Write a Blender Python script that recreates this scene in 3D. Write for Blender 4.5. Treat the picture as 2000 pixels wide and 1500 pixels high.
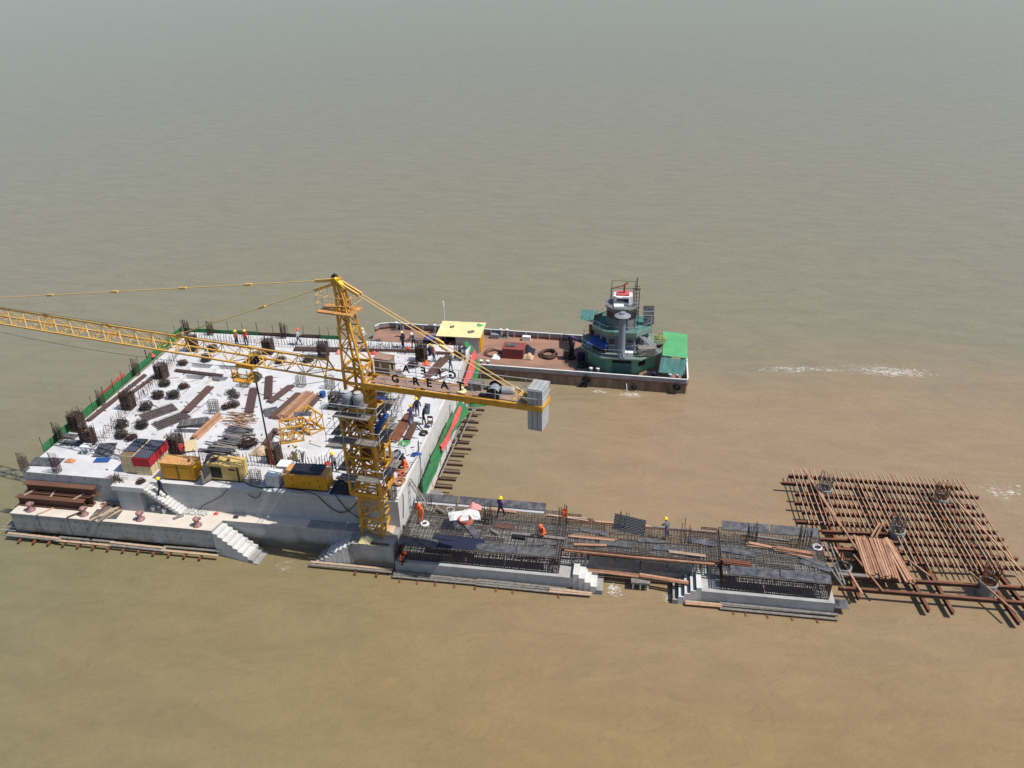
import bpy, bmesh, math, random
from mathutils import Vector, Matrix
R = math.radians
random.seed(7)
rnd = random.uniform
sc = bpy.context.scene
for o in list(bpy.data.objects): bpy.data.objects.remove(o)
C = sc.collection

# ---------------------------------------------------------------- camera, sky, sun, exposure
cam_d = bpy.data.cameras.new('camera'); cam = bpy.data.objects.new('camera', cam_d); C.objects.link(cam)
cam.location = (47, -44, 40); cam.rotation_euler = (R(61.7515), R(1.2489), R(9.1854))
cam_d.sensor_width = 36; cam_d.lens = 28.862; cam_d.clip_start = 0.5; cam_d.clip_end = 9000
sc.camera = cam
SUN = Vector((0.62, -0.055, 1.0)).normalized()
world = bpy.data.worlds.new('World'); sc.world = world; world.use_nodes = True
wn = world.node_tree; wbg = wn.nodes['Background']
sky = wn.nodes.new('ShaderNodeTexSky'); sky.sky_type = 'NISHITA'; sky.sun_disc = False
sky.sun_elevation = math.asin(SUN.z); sky.sun_rotation = math.atan2(SUN.x, SUN.y)
sky.air_density = 1.0; sky.dust_density = 1.1; sky.ozone_density = 3.0; sky.altitude = 0
wn.links.new(sky.outputs[0], wbg.inputs[0]); wbg.inputs[1].default_value = 0.1
sun_d = bpy.data.lights.new('sun', 'SUN'); sun_d.energy = 4.3; sun_d.angle = R(0.53); sun_d.color = (1.0, 0.955, 0.89)
sun = bpy.data.objects.new('sun', sun_d); C.objects.link(sun)
sun.rotation_euler = (-SUN).to_track_quat('-Z', 'Y').to_euler(); sun.location = (60, -10, 90)
sc.view_settings.view_transform = 'Standard'; sc.view_settings.look = 'None'
sc.view_settings.exposure = 0.2; sc.view_settings.gamma = 1.0; sc.view_settings.use_curve_mapping = False

# ---------------------------------------------------------------- materials
M = {}
def mat(name, col, rough=0.8, var=0.25, scale=1.5, metal=0.0, col2=None, detail=6, bump=0.0, bscale=None, spec=0.3, w=None, stretch=None):
    """Principled surface whose colour wanders between col and col2 with world-space noise."""
    m = bpy.data.materials.new(name); m.use_nodes = True; n = m.node_tree.nodes; L = m.node_tree.links
    b = n['Principled BSDF']; b.inputs['Roughness'].default_value = rough; b.inputs['Metallic'].default_value = metal
    b.inputs['Specular IOR Level'].default_value = spec
    g = n.new('ShaderNodeNewGeometry'); src = g.outputs['Position']
    if stretch:
        mp = n.new('ShaderNodeMapping'); mp.inputs['Scale'].default_value = stretch; L.new(src, mp.inputs[0]); src = mp.outputs[0]
    t = n.new('ShaderNodeTexNoise'); t.inputs['Scale'].default_value = scale; t.inputs['Detail'].default_value = detail; t.inputs['Roughness'].default_value = 0.65
    L.new(src, t.inputs['Vector'])
    r = n.new('ShaderNodeValToRGB'); r.color_ramp.elements[0].position = 0.32; r.color_ramp.elements[1].position = 0.68
    c2 = col2 or tuple(c * (1 - var) for c in col)
    r.color_ramp.elements[0].color = (*c2, 1); r.color_ramp.elements[1].color = (*col, 1)
    L.new(t.outputs['Fac'], r.inputs[0]); L.new(r.outputs[0], b.inputs['Base Color'])
    if bump:
        t2 = n.new('ShaderNodeTexNoise'); t2.inputs['Scale'].default_value = bscale or scale * 6; t2.inputs['Detail'].default_value = 4
        L.new(src, t2.inputs['Vector'])
        bp = n.new('ShaderNodeBump'); bp.inputs['Strength'].default_value = bump; bp.inputs['Distance'].default_value = 0.05
        L.new(t2.outputs['Fac'], bp.inputs['Height']); L.new(bp.outputs[0], b.inputs['Normal'])
    M[name] = m; return m
mat('wall', (0.42, 0.42, 0.41), 0.9, 0.3, 0.9, bump=0.15)
mat('rough_concrete', (0.34, 0.33, 0.31), 0.9, 0.35, 1.6, bump=0.3)
mat('white_concrete', (0.62, 0.61, 0.58), 0.85, 0.2, 1.2, bump=0.15)
mat('pale_concrete', (0.66, 0.585, 0.5), 0.85, 0.18, 0.8, bump=0.15)
mat('rebar', (0.075, 0.04, 0.03), 0.85, 0.5, 2.5, col2=(0.035, 0.022, 0.018))
mat('rebar_dark', (0.06, 0.05, 0.045), 0.8, 0.4, 3)
mat('rebar_grey', (0.2, 0.19, 0.17), 0.8, 0.4, 5, col2=(0.09, 0.07, 0.055))
mat('rust', (0.23, 0.09, 0.046), 0.85, 0.4, 2.2, col2=(0.11, 0.047, 0.03), stretch=(0.4, 1, 1))
mat('beam_rust', (0.17, 0.08, 0.05), 0.85, 0.4, 1.8, col2=(0.1, 0.05, 0.035), stretch=(0.3, 1, 1))
mat('rust_dark', (0.13, 0.068, 0.05), 0.8, 0.4, 2.5, col2=(0.08, 0.045, 0.036))
mat('mauve_steel', (0.125, 0.075, 0.066), 0.7, 0.3, 3, col2=(0.08, 0.048, 0.043))
mat('timber', (0.43, 0.235, 0.14), 0.8, 0.3, 2.2, col2=(0.27, 0.145, 0.09), detail=9)
mat('timber_red', (0.36, 0.18, 0.1), 0.8, 0.3, 2.2, col2=(0.22, 0.11, 0.07))
mat('timber_light', (0.52, 0.31, 0.19), 0.8, 0.3, 2.2, col2=(0.4, 0.22, 0.13))
mat('timber_pale', (0.5, 0.36, 0.25), 0.8, 0.3, 3, col2=(0.36, 0.25, 0.17))
mat('timber_grey', (0.25, 0.225, 0.2), 0.9, 0.4, 4, col2=(0.14, 0.125, 0.11))
mat('plywood_dark', (0.026, 0.027, 0.04), 0.6, 0.4, 2.4, col2=(0.15, 0.15, 0.155), detail=10)
mat('plywood_grey', (0.14, 0.138, 0.135), 0.7, 0.4, 2.4, col2=(0.045, 0.045, 0.055), detail=10)
mat('black', (0.018, 0.018, 0.02), 0.5, 0.3, 4)
mat('tarp_black', (0.022, 0.024, 0.034), 0.4, 0.4, 3, bump=0.4)
mat('tarp_red', (0.42, 0.02, 0.03), 0.55, 0.2, 2)
mat('tarp_blue', (0.03, 0.09, 0.3), 0.5, 0.25, 3)
mat('crane_yellow', (0.66, 0.35, 0.04), 0.5, 0.2, 1.8, col2=(0.42, 0.2, 0.03), detail=9)
mat('crane_jib', (0.74, 0.45, 0.1), 0.5, 0.15, 1.2, col2=(0.58, 0.32, 0.07))
mat('floor_plate', (0.36, 0.235, 0.17), 0.8, 0.3, 2.5, col2=(0.24, 0.15, 0.11))
mat('crate_gap', (0.2, 0.14, 0.08), 0.9, 0.2, 4)
mat('crane_pale', (0.74, 0.47, 0.16), 0.5, 0.15, 2)
mat('gen_orange', (0.62, 0.3, 0.02), 0.5, 0.12, 1.3)
mat('gen_top', (0.6, 0.33, 0.11), 0.6, 0.3, 2.5, col2=(0.45, 0.21, 0.07))
mat('gen_cream', (0.62, 0.43, 0.14), 0.5, 0.12, 1.3)
mat('crate', (0.68, 0.54, 0.32), 0.8, 0.15, 4)
mat('net_green', (0.045, 0.2, 0.075), 0.8, 0.35, 2.0)
mat('net_red', (0.6, 0.11, 0.1), 0.8, 0.25, 2.0)
mat('grey_paint', (0.25, 0.265, 0.29), 0.5, 0.2, 1.5)
mat('steel', (0.42, 0.44, 0.46), 0.45, 0.2, 2, metal=0.3)
mat('rail_grey', (0.3, 0.31, 0.31), 0.6, 0.2, 2)
mat('galv', (0.55, 0.56, 0.57), 0.45, 0.15, 2, metal=0.2)
mat('white', (0.75, 0.75, 0.73), 0.6, 0.15, 2)
mat('orange', (0.85, 0.16, 0.05), 0.7, 0.15, 6)
mat('pink', (0.72, 0.3, 0.28), 0.7, 0.15, 6)
mat('yellow', (0.8, 0.6, 0.03), 0.4, 0.05, 6)
mat('cream', (0.75, 0.66, 0.33), 0.7, 0.15, 1.0)
mat('bollard', (0.36, 0.2, 0.19), 0.7, 0.3, 3)
mat('green_hull', (0.19, 0.44, 0.27), 0.55, 0.3, 1.2)
mat('green_roof', (0.11, 0.4, 0.16), 0.6, 0.25, 0.9, detail=9)
mat('teal', (0.08, 0.21, 0.185), 0.6, 0.25, 1.2)
mat('level_deck', (0.2, 0.27, 0.215), 0.7, 0.25, 2)
mat('barge_deck', (0.37, 0.195, 0.13), 0.85, 0.3, 0.7, col2=(0.2, 0.13, 0.1), bump=0.1, detail=10, stretch=(0.35, 1, 1))
mat('barge_side', (0.3, 0.235, 0.165), 0.8, 0.35, 1.4, col2=(0.13, 0.08, 0.055), stretch=(1, 1, 0.2), detail=10)
mat('bulwark', (0.33, 0.34, 0.35), 0.6, 0.3, 1.0, col2=(0.22, 0.22, 0.22))
mat('red_band', (0.2, 0.065, 0.055), 0.6, 0.3, 2)
mat('oxide_red', (0.27, 0.07, 0.06), 0.7, 0.25, 1.5)
mat('house_grey', (0.2, 0.235, 0.29), 0.55, 0.15, 1.5)
mat('wheelhouse', (0.2, 0.195, 0.195), 0.6, 0.25, 2)
mat('rubber', (0.02, 0.02, 0.02), 0.85, 0.3, 5)
mat('glass', (0.02, 0.025, 0.03), 0.1, 0.2, 2, spec=0.6)
mat('rope', (0.55, 0.4, 0.26), 0.9, 0.2, 6)
mat('hose_red', (0.5, 0.12, 0.07), 0.7, 0.25, 6)
mat('hose_orange', (0.55, 0.24, 0.12), 0.7, 0.25, 6)
mat('leaf', (0.08, 0.13, 0.02), 0.7, 0.4, 8)
mat('leaf_yellow', (0.3, 0.3, 0.05), 0.7, 0.3, 8)
mat('skin', (0.2, 0.1, 0.06), 0.6, 0.1, 5)
mat('cage_brown', (0.3, 0.25, 0.18), 0.6, 0.2, 3)
mat('navy', (0.018, 0.022, 0.05), 0.8, 0.2, 6)
mat('grey_cloth', (0.16, 0.16, 0.17), 0.8, 0.2, 6)
mat('purple', (0.1, 0.06, 0.16), 0.8, 0.2, 6)
mat('white_cloth', (0.55, 0.55, 0.55), 0.8, 0.2, 6)
mat('jeans', (0.12, 0.17, 0.28), 0.8, 0.2, 6)
mat('red_cloth', (0.4, 0.03, 0.035), 0.8, 0.2, 6)
mat('pile_concrete', (0.3, 0.3, 0.29), 0.9, 0.3, 3)

# ---------------------------------------------------------------- mesh collecting helpers
class MB:
    def __init__(s): s.v = []; s.f = []
    def add(s, vs, fs):
        k = len(s.v); s.v += [tuple(x) for x in vs]; s.f += [tuple(i + k for i in f) for f in fs]
    def box(s, c, d, rz=0.0, rx=0.0, ry=0.0):
        x, y, z = (q / 2 for q in d); m = Matrix.Rotation(rz, 3, 'Z') @ Matrix.Rotation(ry, 3, 'Y') @ Matrix.Rotation(rx, 3, 'X'); c = Vector(c)
        vs = [c + m @ Vector((a * x, b * y, e * z)) for e in (-1, 1) for b in (-1, 1) for a in (-1, 1)]
        s.add(vs, [(0, 2, 3, 1), (4, 5, 7, 6), (0, 1, 5, 4), (2, 6, 7, 3), (0, 4, 6, 2), (1, 3, 7, 5)]); return s
    def bar(s, p, q, w, h=None, up=(0, 0, 1)):
        p = Vector(p); q = Vector(q); h = h or w; d = (q - p).normalized(); u = Vector(up)
        if abs(d.dot(u)) > 0.98: u = Vector((1, 0, 0))
        a = d.cross(u).normalized() * (w / 2); b = a.cross(d).normalized() * (h / 2)
        vs = [e + i * a + j * b for e in (p, q) for j in (-1, 1) for i in (-1, 1)]
        s.add(vs, [(0, 1, 3, 2), (4, 6, 7, 5), (0, 4, 5, 1), (2, 3, 7, 6), (0, 2, 6, 4), (1, 5, 7, 3)]); return s
    def tube(s, p, q, r, n=6, r2=None):
        p = Vector(p); q = Vector(q); d = (q - p).normalized(); u = Vector((0, 0, 1)) if abs(d.z) < 0.95 else Vector((1, 0, 0))
        a = d.cross(u).normalized(); b = d.cross(a); r2 = r if r2 is None else r2
        vs = [e + (a * math.cos(t) + b * math.sin(t)) * rr for e, rr in ((p, r), (q, r2)) for t in [2 * math.pi * i / n for i in range(n)]]
        s.add(vs, [(i, n + i, n + (i + 1) % n, (i + 1) % n) for i in range(n)] + [tuple(range(n)), tuple(range(2 * n - 1, n - 1, -1))]); return s
    def path(s, pts, r, n=5, closed=False):
        P = [Vector(p) for p in pts]; k = len(P); vs = []
        for i, p in enumerate(P):
            d = (P[(i + 1) % k] - P[i - 1]) if closed or 0 < i < k - 1 else (P[1] - P[0] if i == 0 else P[-1] - P[-2])
            d = d.normalized() if d.length > 1e-9 else Vector((1, 0, 0)); u = Vector((0, 0, 1)) if abs(d.z) < 0.9 else Vector((1, 0, 0))
            a = d.cross(u).normalized(); b = d.cross(a)
            vs += [p + (a * math.cos(2 * math.pi * j / n) + b * math.sin(2 * math.pi * j / n)) * r for j in range(n)]
        fs = [(i * n + j, ((i + 1) % k) * n + j, ((i + 1) % k) * n + (j + 1) % n, i * n + (j + 1) % n) for i in range(k if closed else k - 1) for j in range(n)]
        if not closed: fs += [tuple(range(n)), tuple(range(k * n - 1, (k - 1) * n - 1, -1))]
        s.add(vs, fs); return s
    def ring(s, c, rad, r, n=16, k=5, squash=1.0, tilt=(0, 0), rz=0):
        m = Matrix.Rotation(rz, 3, 'Z') @ Matrix.Rotation(tilt[0], 3, 'X') @ Matrix.Rotation(tilt[1], 3, 'Y'); c = Vector(c)
        return s.path([c + m @ Vector((rad * math.cos(2 * math.pi * i / n), rad * squash * math.sin(2 * math.pi * i / n), 0)) for i in range(n)], r, k, True)
    def prism(s, poly, z0, z1, bottom=True):
        n = len(poly); vs = [(x, y, z) for z in (z0, z1) for x, y in poly]
        fs = [(i, (i + 1) % n, n + (i + 1) % n, n + i) for i in range(n)] + [tuple(range(n, 2 * n))]
        if bottom: fs.append(tuple(range(n - 1, -1, -1)))
        s.add(vs, fs); return s
    def lathe(s, c, prof, n=16, axis='Z'):
        c = Vector(c); vs = []
        for r, z in prof:
            for i in range(n):
                t = 2 * math.pi * i / n; p = Vector((r * math.cos(t), r * math.sin(t), z))
                if axis == 'Y': p = Vector((p.x, -p.z, p.y))
                if axis == 'X': p = Vector((p.z, p.x, p.y))
                vs.append(c + p)
        m = len(prof); fs = [(k * n + i, k * n + (i + 1) % n, (k + 1) * n + (i + 1) % n, (k + 1) * n + i) for k in range(m - 1) for i in range(n)]
        fs += [tuple(range(n - 1, -1, -1)), tuple(range((m - 1) * n, m * n))]
        s.add(vs, fs); return s
    def sheet(s, p, u, v, nu, nv, fn, th=0.0):
        """a sheet from p along u and v, lifted by fn(a, b); th > 0 gives it a thickness"""
        p = Vector(p); u = Vector(u); v = Vector(v); nn = u.cross(v).normalized(); w = nu + 1
        top = [p + u * (i / nu) + v * (j / nv) + nn * fn(i / nu, j / nv) for j in range(nv + 1) for i in range(nu + 1)]
        q = [(j * w + i, j * w + i + 1, (j + 1) * w + i + 1, (j + 1) * w + i) for j in range(nv) for i in range(nu)]
        if not th: s.add(top, q); return s
        k = len(top); bot = [t - nn * th for t in top]; fs = q + [tuple(reversed([i + k for i in f])) for f in q]
        rim = [i for i in range(w)] + [(j + 1) * w - 1 for j in range(1, nv + 1)] + [nv * w + i for i in range(nu - 1, -1, -1)] + [j * w for j in range(nv - 1, 0, -1)]
        fs += [(rim[i], rim[i] + k, rim[(i + 1) % len(rim)] + k, rim[(i + 1) % len(rim)]) for i in range(len(rim))]
        s.add(top + bot, fs); return s
    def build(s, name, m, parent=None, kind=None, loc=None, smooth=False, local=False):
        off = Vector((0, 0, 0))
        if parent is not None and not local: off = wloc(parent)
        if loc is not None: off = Vector(loc)
        me = bpy.data.meshes.new(name); me.from_pydata([tuple(Vector(v) - off) for v in s.v], [], s.f)
        me.materials.append(M[m] if isinstance(m, str) else m)
        if smooth: me.polygons.foreach_set('use_smooth', [True] * len(me.polygons))
        me.update()
        o = bpy.data.objects.new(name, me); C.objects.link(o)
        if parent is not None: o.parent = parent
        if loc is not None: o.location = loc
        if kind: o['kind'] = kind
        return o
def wloc(o):
    v = Vector((0, 0, 0))
    while o is not None: v = v + Vector(o.location); o = o.parent
    return v
def tag(o, label, cat, group=None):
    o['label'] = label; o['category'] = cat; o['kind'] = 'thing'
    if group: o['group'] = group
    return o
def thing(name, label, cat, loc=(0, 0, 0), rz=0.0, group=None):
    o = bpy.data.objects.new(name, None); C.objects.link(o); o.location = loc; o.rotation_euler = (0, 0, rz); o.empty_display_size = 0.2
    return tag(o, label, cat, group)
def struct(o): o['kind'] = 'structure'; return o
def copy_tree(o, parent=None):
    c = o.copy(); C.objects.link(c); c.parent = parent
    for ch in list(o.children): copy_tree(ch, c)
    return c
PROTO = {}
def place(key, make, loc, rz=0.0, label=None, group=None, scale=None):
    """first use builds the thing, later uses copy it with its parts"""
    if key not in PROTO: o = PROTO[key] = make()
    else: o = copy_tree(PROTO[key])
    o.location = loc; o.rotation_euler = (0, 0, rz); o.scale = scale or (1, 1, 1)
    if label: o['label'] = label
    if group: o['group'] = group
    elif 'group' in o: del o['group']
    return o
def share(o, name, loc, rz=0.0, parent=None, rx=0.0, ry=0.0, scale=None):
    c = bpy.data.objects.new(name, o.data); C.objects.link(c); c.location = loc; c.rotation_euler = (rx, ry, rz)
    if parent is not None: c.parent = parent
    if scale: c.scale = scale
    return c
UNIT = {}
def piece(name, m, p, q, w, h, parent):
    """one straight member as an object of its own; all members of a material share a unit box"""
    if m == 'timber': m = random.choice(('timber', 'timber', 'timber_red', 'timber_light'))
    if m not in UNIT:
        b = MB().box((0, 0, 0), (1, 1, 1)); me = bpy.data.meshes.new('member_' + m); me.from_pydata(b.v, [], b.f); me.materials.append(M[m]); UNIT[m] = me
    p = Vector(p); q = Vector(q); d = q - p
    o = bpy.data.objects.new(name, UNIT[m]); C.objects.link(o)
    o.rotation_mode = 'XYZ'; o.rotation_euler = d.to_track_quat('X', 'Z').to_euler(); o.scale = (d.length, w, h)
    o.location = (p + q) / 2 - (wloc(parent) if parent is not None else Vector((0, 0, 0)))
    if parent is not None: o.parent = parent
    return o
# ---------------------------------------------------------------- the river
def water_material():
    m = bpy.data.materials.new('river_water'); m.use_nodes = True; n = m.node_tree.nodes; L = m.node_tree.links
    b = n['Principled BSDF']; b.inputs['IOR'].default_value = 1.33; b.inputs['Roughness'].default_value = 0.12; b.inputs['Specular IOR Level'].default_value = 0.5
    g = n.new('ShaderNodeNewGeometry')
    def noise(scale, detail, sx=1, sy=1, rz=0.0, rough=0.5, off=(0, 0, 0)):
        mp = n.new('ShaderNodeMapping'); mp.inputs['Scale'].default_value = (sx, sy, 1); mp.inputs['Rotation'].default_value = (0, 0, rz); mp.inputs['Location'].default_value = off
        L.new(g.outputs['Position'], mp.inputs[0]); t = n.new('ShaderNodeTexNoise'); t.inputs['Scale'].default_value = scale; t.inputs['Detail'].default_value = detail
        t.inputs['Roughness'].default_value = rough; t.inputs['Distortion'].default_value = 0.6; L.new(mp.outputs[0], t.inputs['Vector']); return t.outputs['Fac']
    def mix(f, a, c):
        x = n.new('ShaderNodeMix'); x.data_type = 'RGBA'; L.new(f, x.inputs[0])
        for i, q in ((6, a), (7, c)):
            if isinstance(q, tuple): x.inputs[i].default_value = (*q, 1)
            else: L.new(q, x.inputs[i])
        return x.outputs[2]
    def ramp(f, a, c):
        r = n.new('ShaderNodeMapRange'); r.inputs[1].default_value = a; r.inputs[2].default_value = c; L.new(f, r.inputs[0]); r.clamp = True; r.interpolation_type = 'SMOOTHSTEP'; return r.outputs[0]
    silt = (0.245, 0.172, 0.083); olive = (0.212, 0.186, 0.116); plume = (0.276, 0.195, 0.115)
    # olive river; browner silt drifts round the works and a tongue of it runs downstream
    sep = n.new('ShaderNodeSeparateXYZ'); L.new(g.outputs['Position'], sep.inputs[0])
    def madd(f, k, add):
        q = n.new('ShaderNodeMath'); q.operation = 'MULTIPLY_ADD'; q.inputs[1].default_value = k; L.new(f, q.inputs[0])
        if isinstance(add, (int, float)): q.inputs[2].default_value = add
        else: L.new(add, q.inputs[2])
        return q.outputs[0]
    def mul(p, q):
        x = n.new('ShaderNodeMath'); x.operation = 'MULTIPLY'; L.new(p, x.inputs[0]); L.new(q, x.inputs[1]); return x.outputs[0]
    south = ramp(madd(noise(0.03, 5, 1, 1, 0, 0.6), 30, sep.outputs[1]), 46, 4)
    east = ramp(madd(noise(0.03, 5, 1, 1, 0, 0.6, (40, 9, 0)), 30, sep.outputs[0]), 14, 62)
    half = madd(east, 0.95, 0.05)
    c = mix(south, olive, mix(half, (0.18, 0.163, 0.087), silt))
    edge = madd(noise(0.05, 6, 0.7, 1.6, 0, 0.62), 26, madd(sep.outputs[0], -0.1, sep.outputs[1]))
    near = ramp(edge, 50, 34); ex = ramp(sep.outputs[0], 22, 50)
    c = mix(mul(mul(near, ex), ramp(sep.outputs[1], -16, 12)), c, plume)
    fine = ramp(noise(0.35, 6, 0.5, 1.4, R(-8), 0.7), 0.3, 0.7)
    dk = n.new('ShaderNodeMapRange'); dk.inputs[3].default_value = 0.92; dk.inputs[4].default_value = 1.06; L.new(fine, dk.inputs[0])
    mu = n.new('ShaderNodeVectorMath'); mu.operation = 'SCALE'; L.new(c, mu.inputs[0]); L.new(dk.outputs[0], mu.inputs['Scale'])
    L.new(mu.outputs[0], b.inputs['Base Color'])
    h1 = noise(0.42, 4, 0.55, 1.25, R(-14), 0.6); h2 = noise(1.9, 4, 0.6, 1.1, R(12), 0.6)
    s = n.new('ShaderNodeMath'); s.operation = 'MULTIPLY_ADD'; s.inputs[1].default_value = 0.28; L.new(h2, s.inputs[0]); L.new(h1, s.inputs[2])
    bp = n.new('ShaderNodeBump'); bp.inputs['Strength'].default_value = 0.5; bp.inputs['Distance'].default_value = 0.42; L.new(s.outputs[0], bp.inputs['Height'])
    L.new(bp.outputs[0], b.inputs['Normal']); M['river_water'] = m
water_material()
struct(MB().sheet((-4000, -600, 0), (8000, 0, 0), (0, 7000, 0), 4, 4, lambda a, b: 0).build('river_water', 'river_water'))

# ---------------------------------------------------------------- the concrete platform
ZD, ZL = 4.5, 2.2          # main deck and mooring ledge
def slab_top(mb, xs, ys, holes, z):
    hole = lambda i, j: any(a <= (xs[i] + xs[i + 1]) / 2 <= b and c <= (ys[j] + ys[j + 1]) / 2 <= d for a, b, c, d, _ in holes)
    for i in range(len(xs) - 1):
        for j in range(len(ys) - 1):
            if not hole(i, j): mb.add([(xs[i], ys[j], z), (xs[i + 1], ys[j], z), (xs[i + 1], ys[j + 1], z), (xs[i], ys[j + 1], z)], [(0, 1, 2, 3)])
    for a, b, c, d, dep in holes:
        q = [(a, c), (b, c), (b, d), (a, d)]
        vs = [(x, y, z) for x, y in q] + [(x, y, z - dep) for x, y in q]
        mb.add(vs, [(0, 4, 5, 1)[::-1], (1, 5, 6, 2)[::-1], (2, 6, 7, 3)[::-1], (3, 7, 4, 0)[::-1], (4, 5, 6, 7)])
def deck_material():
    m = mat('deck', (0.6, 0.597, 0.6), 0.85, 0.2, 0.5, col2=(0.47, 0.46, 0.455), bump=0.12)
    n = m.node_tree.nodes; L = m.node_tree.links; b = n['Principled BSDF']; src = b.inputs['Base Color'].links[0].from_socket
    g = n.new('ShaderNodeNewGeometry'); t = n.new('ShaderNodeTexNoise'); t.inputs['Scale'].default_value = 1.1; t.inputs['Detail'].default_value = 9; t.inputs['Roughness'].default_value = 0.7
    L.new(g.outputs['Position'], t.inputs['Vector']); r = n.new('ShaderNodeMapRange'); r.inputs[1].default_value = 0.54; r.inputs[2].default_value = 0.74; r.inputs[4].default_value = 0.6; L.new(t.outputs['Fac'], r.inputs[0])
    x = n.new('ShaderNodeMix'); x.data_type = 'RGBA'; L.new(r.outputs[0], x.inputs[0]); L.new(src, x.inputs[6]); x.inputs[7].default_value = (0.4, 0.35, 0.31, 1); L.new(x.outputs[2], b.inputs['Base Color'])
deck_material()
def wall_material(name, col, dark, tide):
    """cast wall: lift lines, cloudy stains, a wet dark band rising from the water"""
    m = mat(name, col, 0.9, 0.2, 0.7, bump=0.12); n = m.node_tree.nodes; L = m.node_tree.links; b = n['Principled BSDF']; src = b.inputs['Base Color'].links[0].from_socket
    g = n.new('ShaderNodeNewGeometry'); sp = n.new('ShaderNodeSeparateXYZ'); L.new(g.outputs['Position'], sp.inputs[0])
    mp = n.new('ShaderNodeMapping'); mp.inputs['Scale'].default_value = (1.6, 1.6, 0.25); L.new(g.outputs['Position'], mp.inputs[0])
    t = n.new('ShaderNodeTexNoise'); t.inputs['Scale'].default_value = 1.3; t.inputs['Detail'].default_value = 8; L.new(mp.outputs[0], t.inputs['Vector'])
    r = n.new('ShaderNodeMapRange'); r.inputs[1].default_value = 0.48; r.inputs[2].default_value = 0.75; r.inputs[4].default_value = 0.6; L.new(t.outputs['Fac'], r.inputs[0])
    x = n.new('ShaderNodeMix'); x.data_type = 'RGBA'; L.new(r.outputs[0], x.inputs[0]); L.new(src, x.inputs[6]); x.inputs[7].default_value = (*dark, 1)
    t2 = n.new('ShaderNodeTexNoise'); t2.inputs['Scale'].default_value = 0.9; t2.inputs['Detail'].default_value = 7; L.new(g.outputs['Position'], t2.inputs['Vector'])
    a = n.new('ShaderNodeMath'); a.operation = 'MULTIPLY_ADD'; a.inputs[1].default_value = -1.3; L.new(t2.outputs['Fac'], a.inputs[0]); L.new(sp.outputs[2], a.inputs[2])
    w = n.new('ShaderNodeMapRange'); w.inputs[1].default_value = tide - 0.45; w.inputs[2].default_value = tide - 1.0; L.new(a.outputs[0], w.inputs[0])
    y = n.new('ShaderNodeMix'); y.data_type = 'RGBA'; L.new(w.outputs[0], y.inputs[0]); L.new(x.outputs[2], y.inputs[6]); y.inputs[7].default_value = (0.15, 0.135, 0.105, 1)
    fr = n.new('ShaderNodeMath'); fr.operation = 'PINGPONG'; fr.inputs[1].default_value = 0.3; L.new(sp.outputs[2], fr.inputs[0])
    ln = n.new('ShaderNodeMapRange'); ln.inputs[1].default_value = 0.0; ln.inputs[2].default_value = 0.022; ln.inputs[3].default_value = 0.7; ln.inputs[4].default_value = 1.0; L.new(fr.outputs[0], ln.inputs[0])
    sc2 = n.new('ShaderNodeVectorMath'); sc2.operation = 'SCALE'; L.new(y.outputs[2], sc2.inputs[0]); L.new(ln.outputs[0], sc2.inputs['Scale']); L.new(sc2.outputs[0], b.inputs['Base Color'])
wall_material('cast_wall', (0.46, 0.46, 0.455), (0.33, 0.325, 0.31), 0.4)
wall_material('tidal_wall', (0.42, 0.415, 0.4), (0.22, 0.21, 0.19), 1.0)
wall_material('ledge_wall', (0.39, 0.385, 0.37), (0.26, 0.24, 0.21), 0.75)
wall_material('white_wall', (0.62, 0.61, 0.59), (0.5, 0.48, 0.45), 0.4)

X1, Y0, Y1 = 30.35, 2.3, 28.5
PITS = [(3.9, 6.15, 19.9, 21.6, 0.45), (6.75, 9.1, 19.9, 21.6, 0.45), (4.5, 6.6, 17.7, 19.3, 0.45), (7.2, 8.9, 17.7, 19.3, 0.45), (20.2, 21.9, 14.5, 16.5, 0.6), (23.6, 25.9, 15.0, 17.2, 0.6)]
plat = thing('concrete_platform', 'large square concrete platform with white work deck standing in the river', 'platform', (15, 12, 0))
mb = MB(); xs = sorted({0, X1, 8.0, 10.9} | {v for h in PITS for v in h[:2]}); ys = sorted({Y0, Y1} | {v for h in PITS for v in h[2:4]})
slab_top(mb, xs, ys, PITS, ZD); mb.build('deck_slab', 'deck', plat)
mb = MB(); mb.add([(0, Y0, .55), (X1, Y0, .55), (X1, Y0, ZD), (0, Y0, ZD)], [(0, 1, 2, 3)]); mb.build('front_wall', 'cast_wall', plat)
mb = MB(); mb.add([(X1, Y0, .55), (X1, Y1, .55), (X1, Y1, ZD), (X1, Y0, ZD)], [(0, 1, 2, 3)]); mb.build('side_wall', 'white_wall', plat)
mb = MB(); mb.add([(0, Y1, .55), (0, Y0, .55), (0, Y0, ZD), (0, Y1, ZD)], [(0, 1, 2, 3)]); mb.add([(X1, Y1, .55), (0, Y1, .55), (0, Y1, ZD), (X1, Y1, ZD)], [(0, 1, 2, 3)]); mb.add([(0, Y0, .55), (0, Y1, .55), (X1, Y1, .55), (X1, Y0, .55)], [(0, 1, 2, 3)]); mb.build('far_walls', 'cast_wall', plat)
MB().box((X1 - .12, 15.4, ZD + .06), (.24, 25.8, .12)).build('kerb', 'white_concrete', plat)
# shallow lift joint on the front wall, tie holes
mb = MB()
for x in [i * 1.2 + .6 for i in range(7)]:
    for z in (4.3, 3.75): mb.lathe((x + rnd(-.1, .1), Y0 - .012, z), [(.05, 0), (.05, .03)], 8, 'Y')
mb.build('tie_holes', 'rebar_dark', plat, 'stuff')
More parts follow.
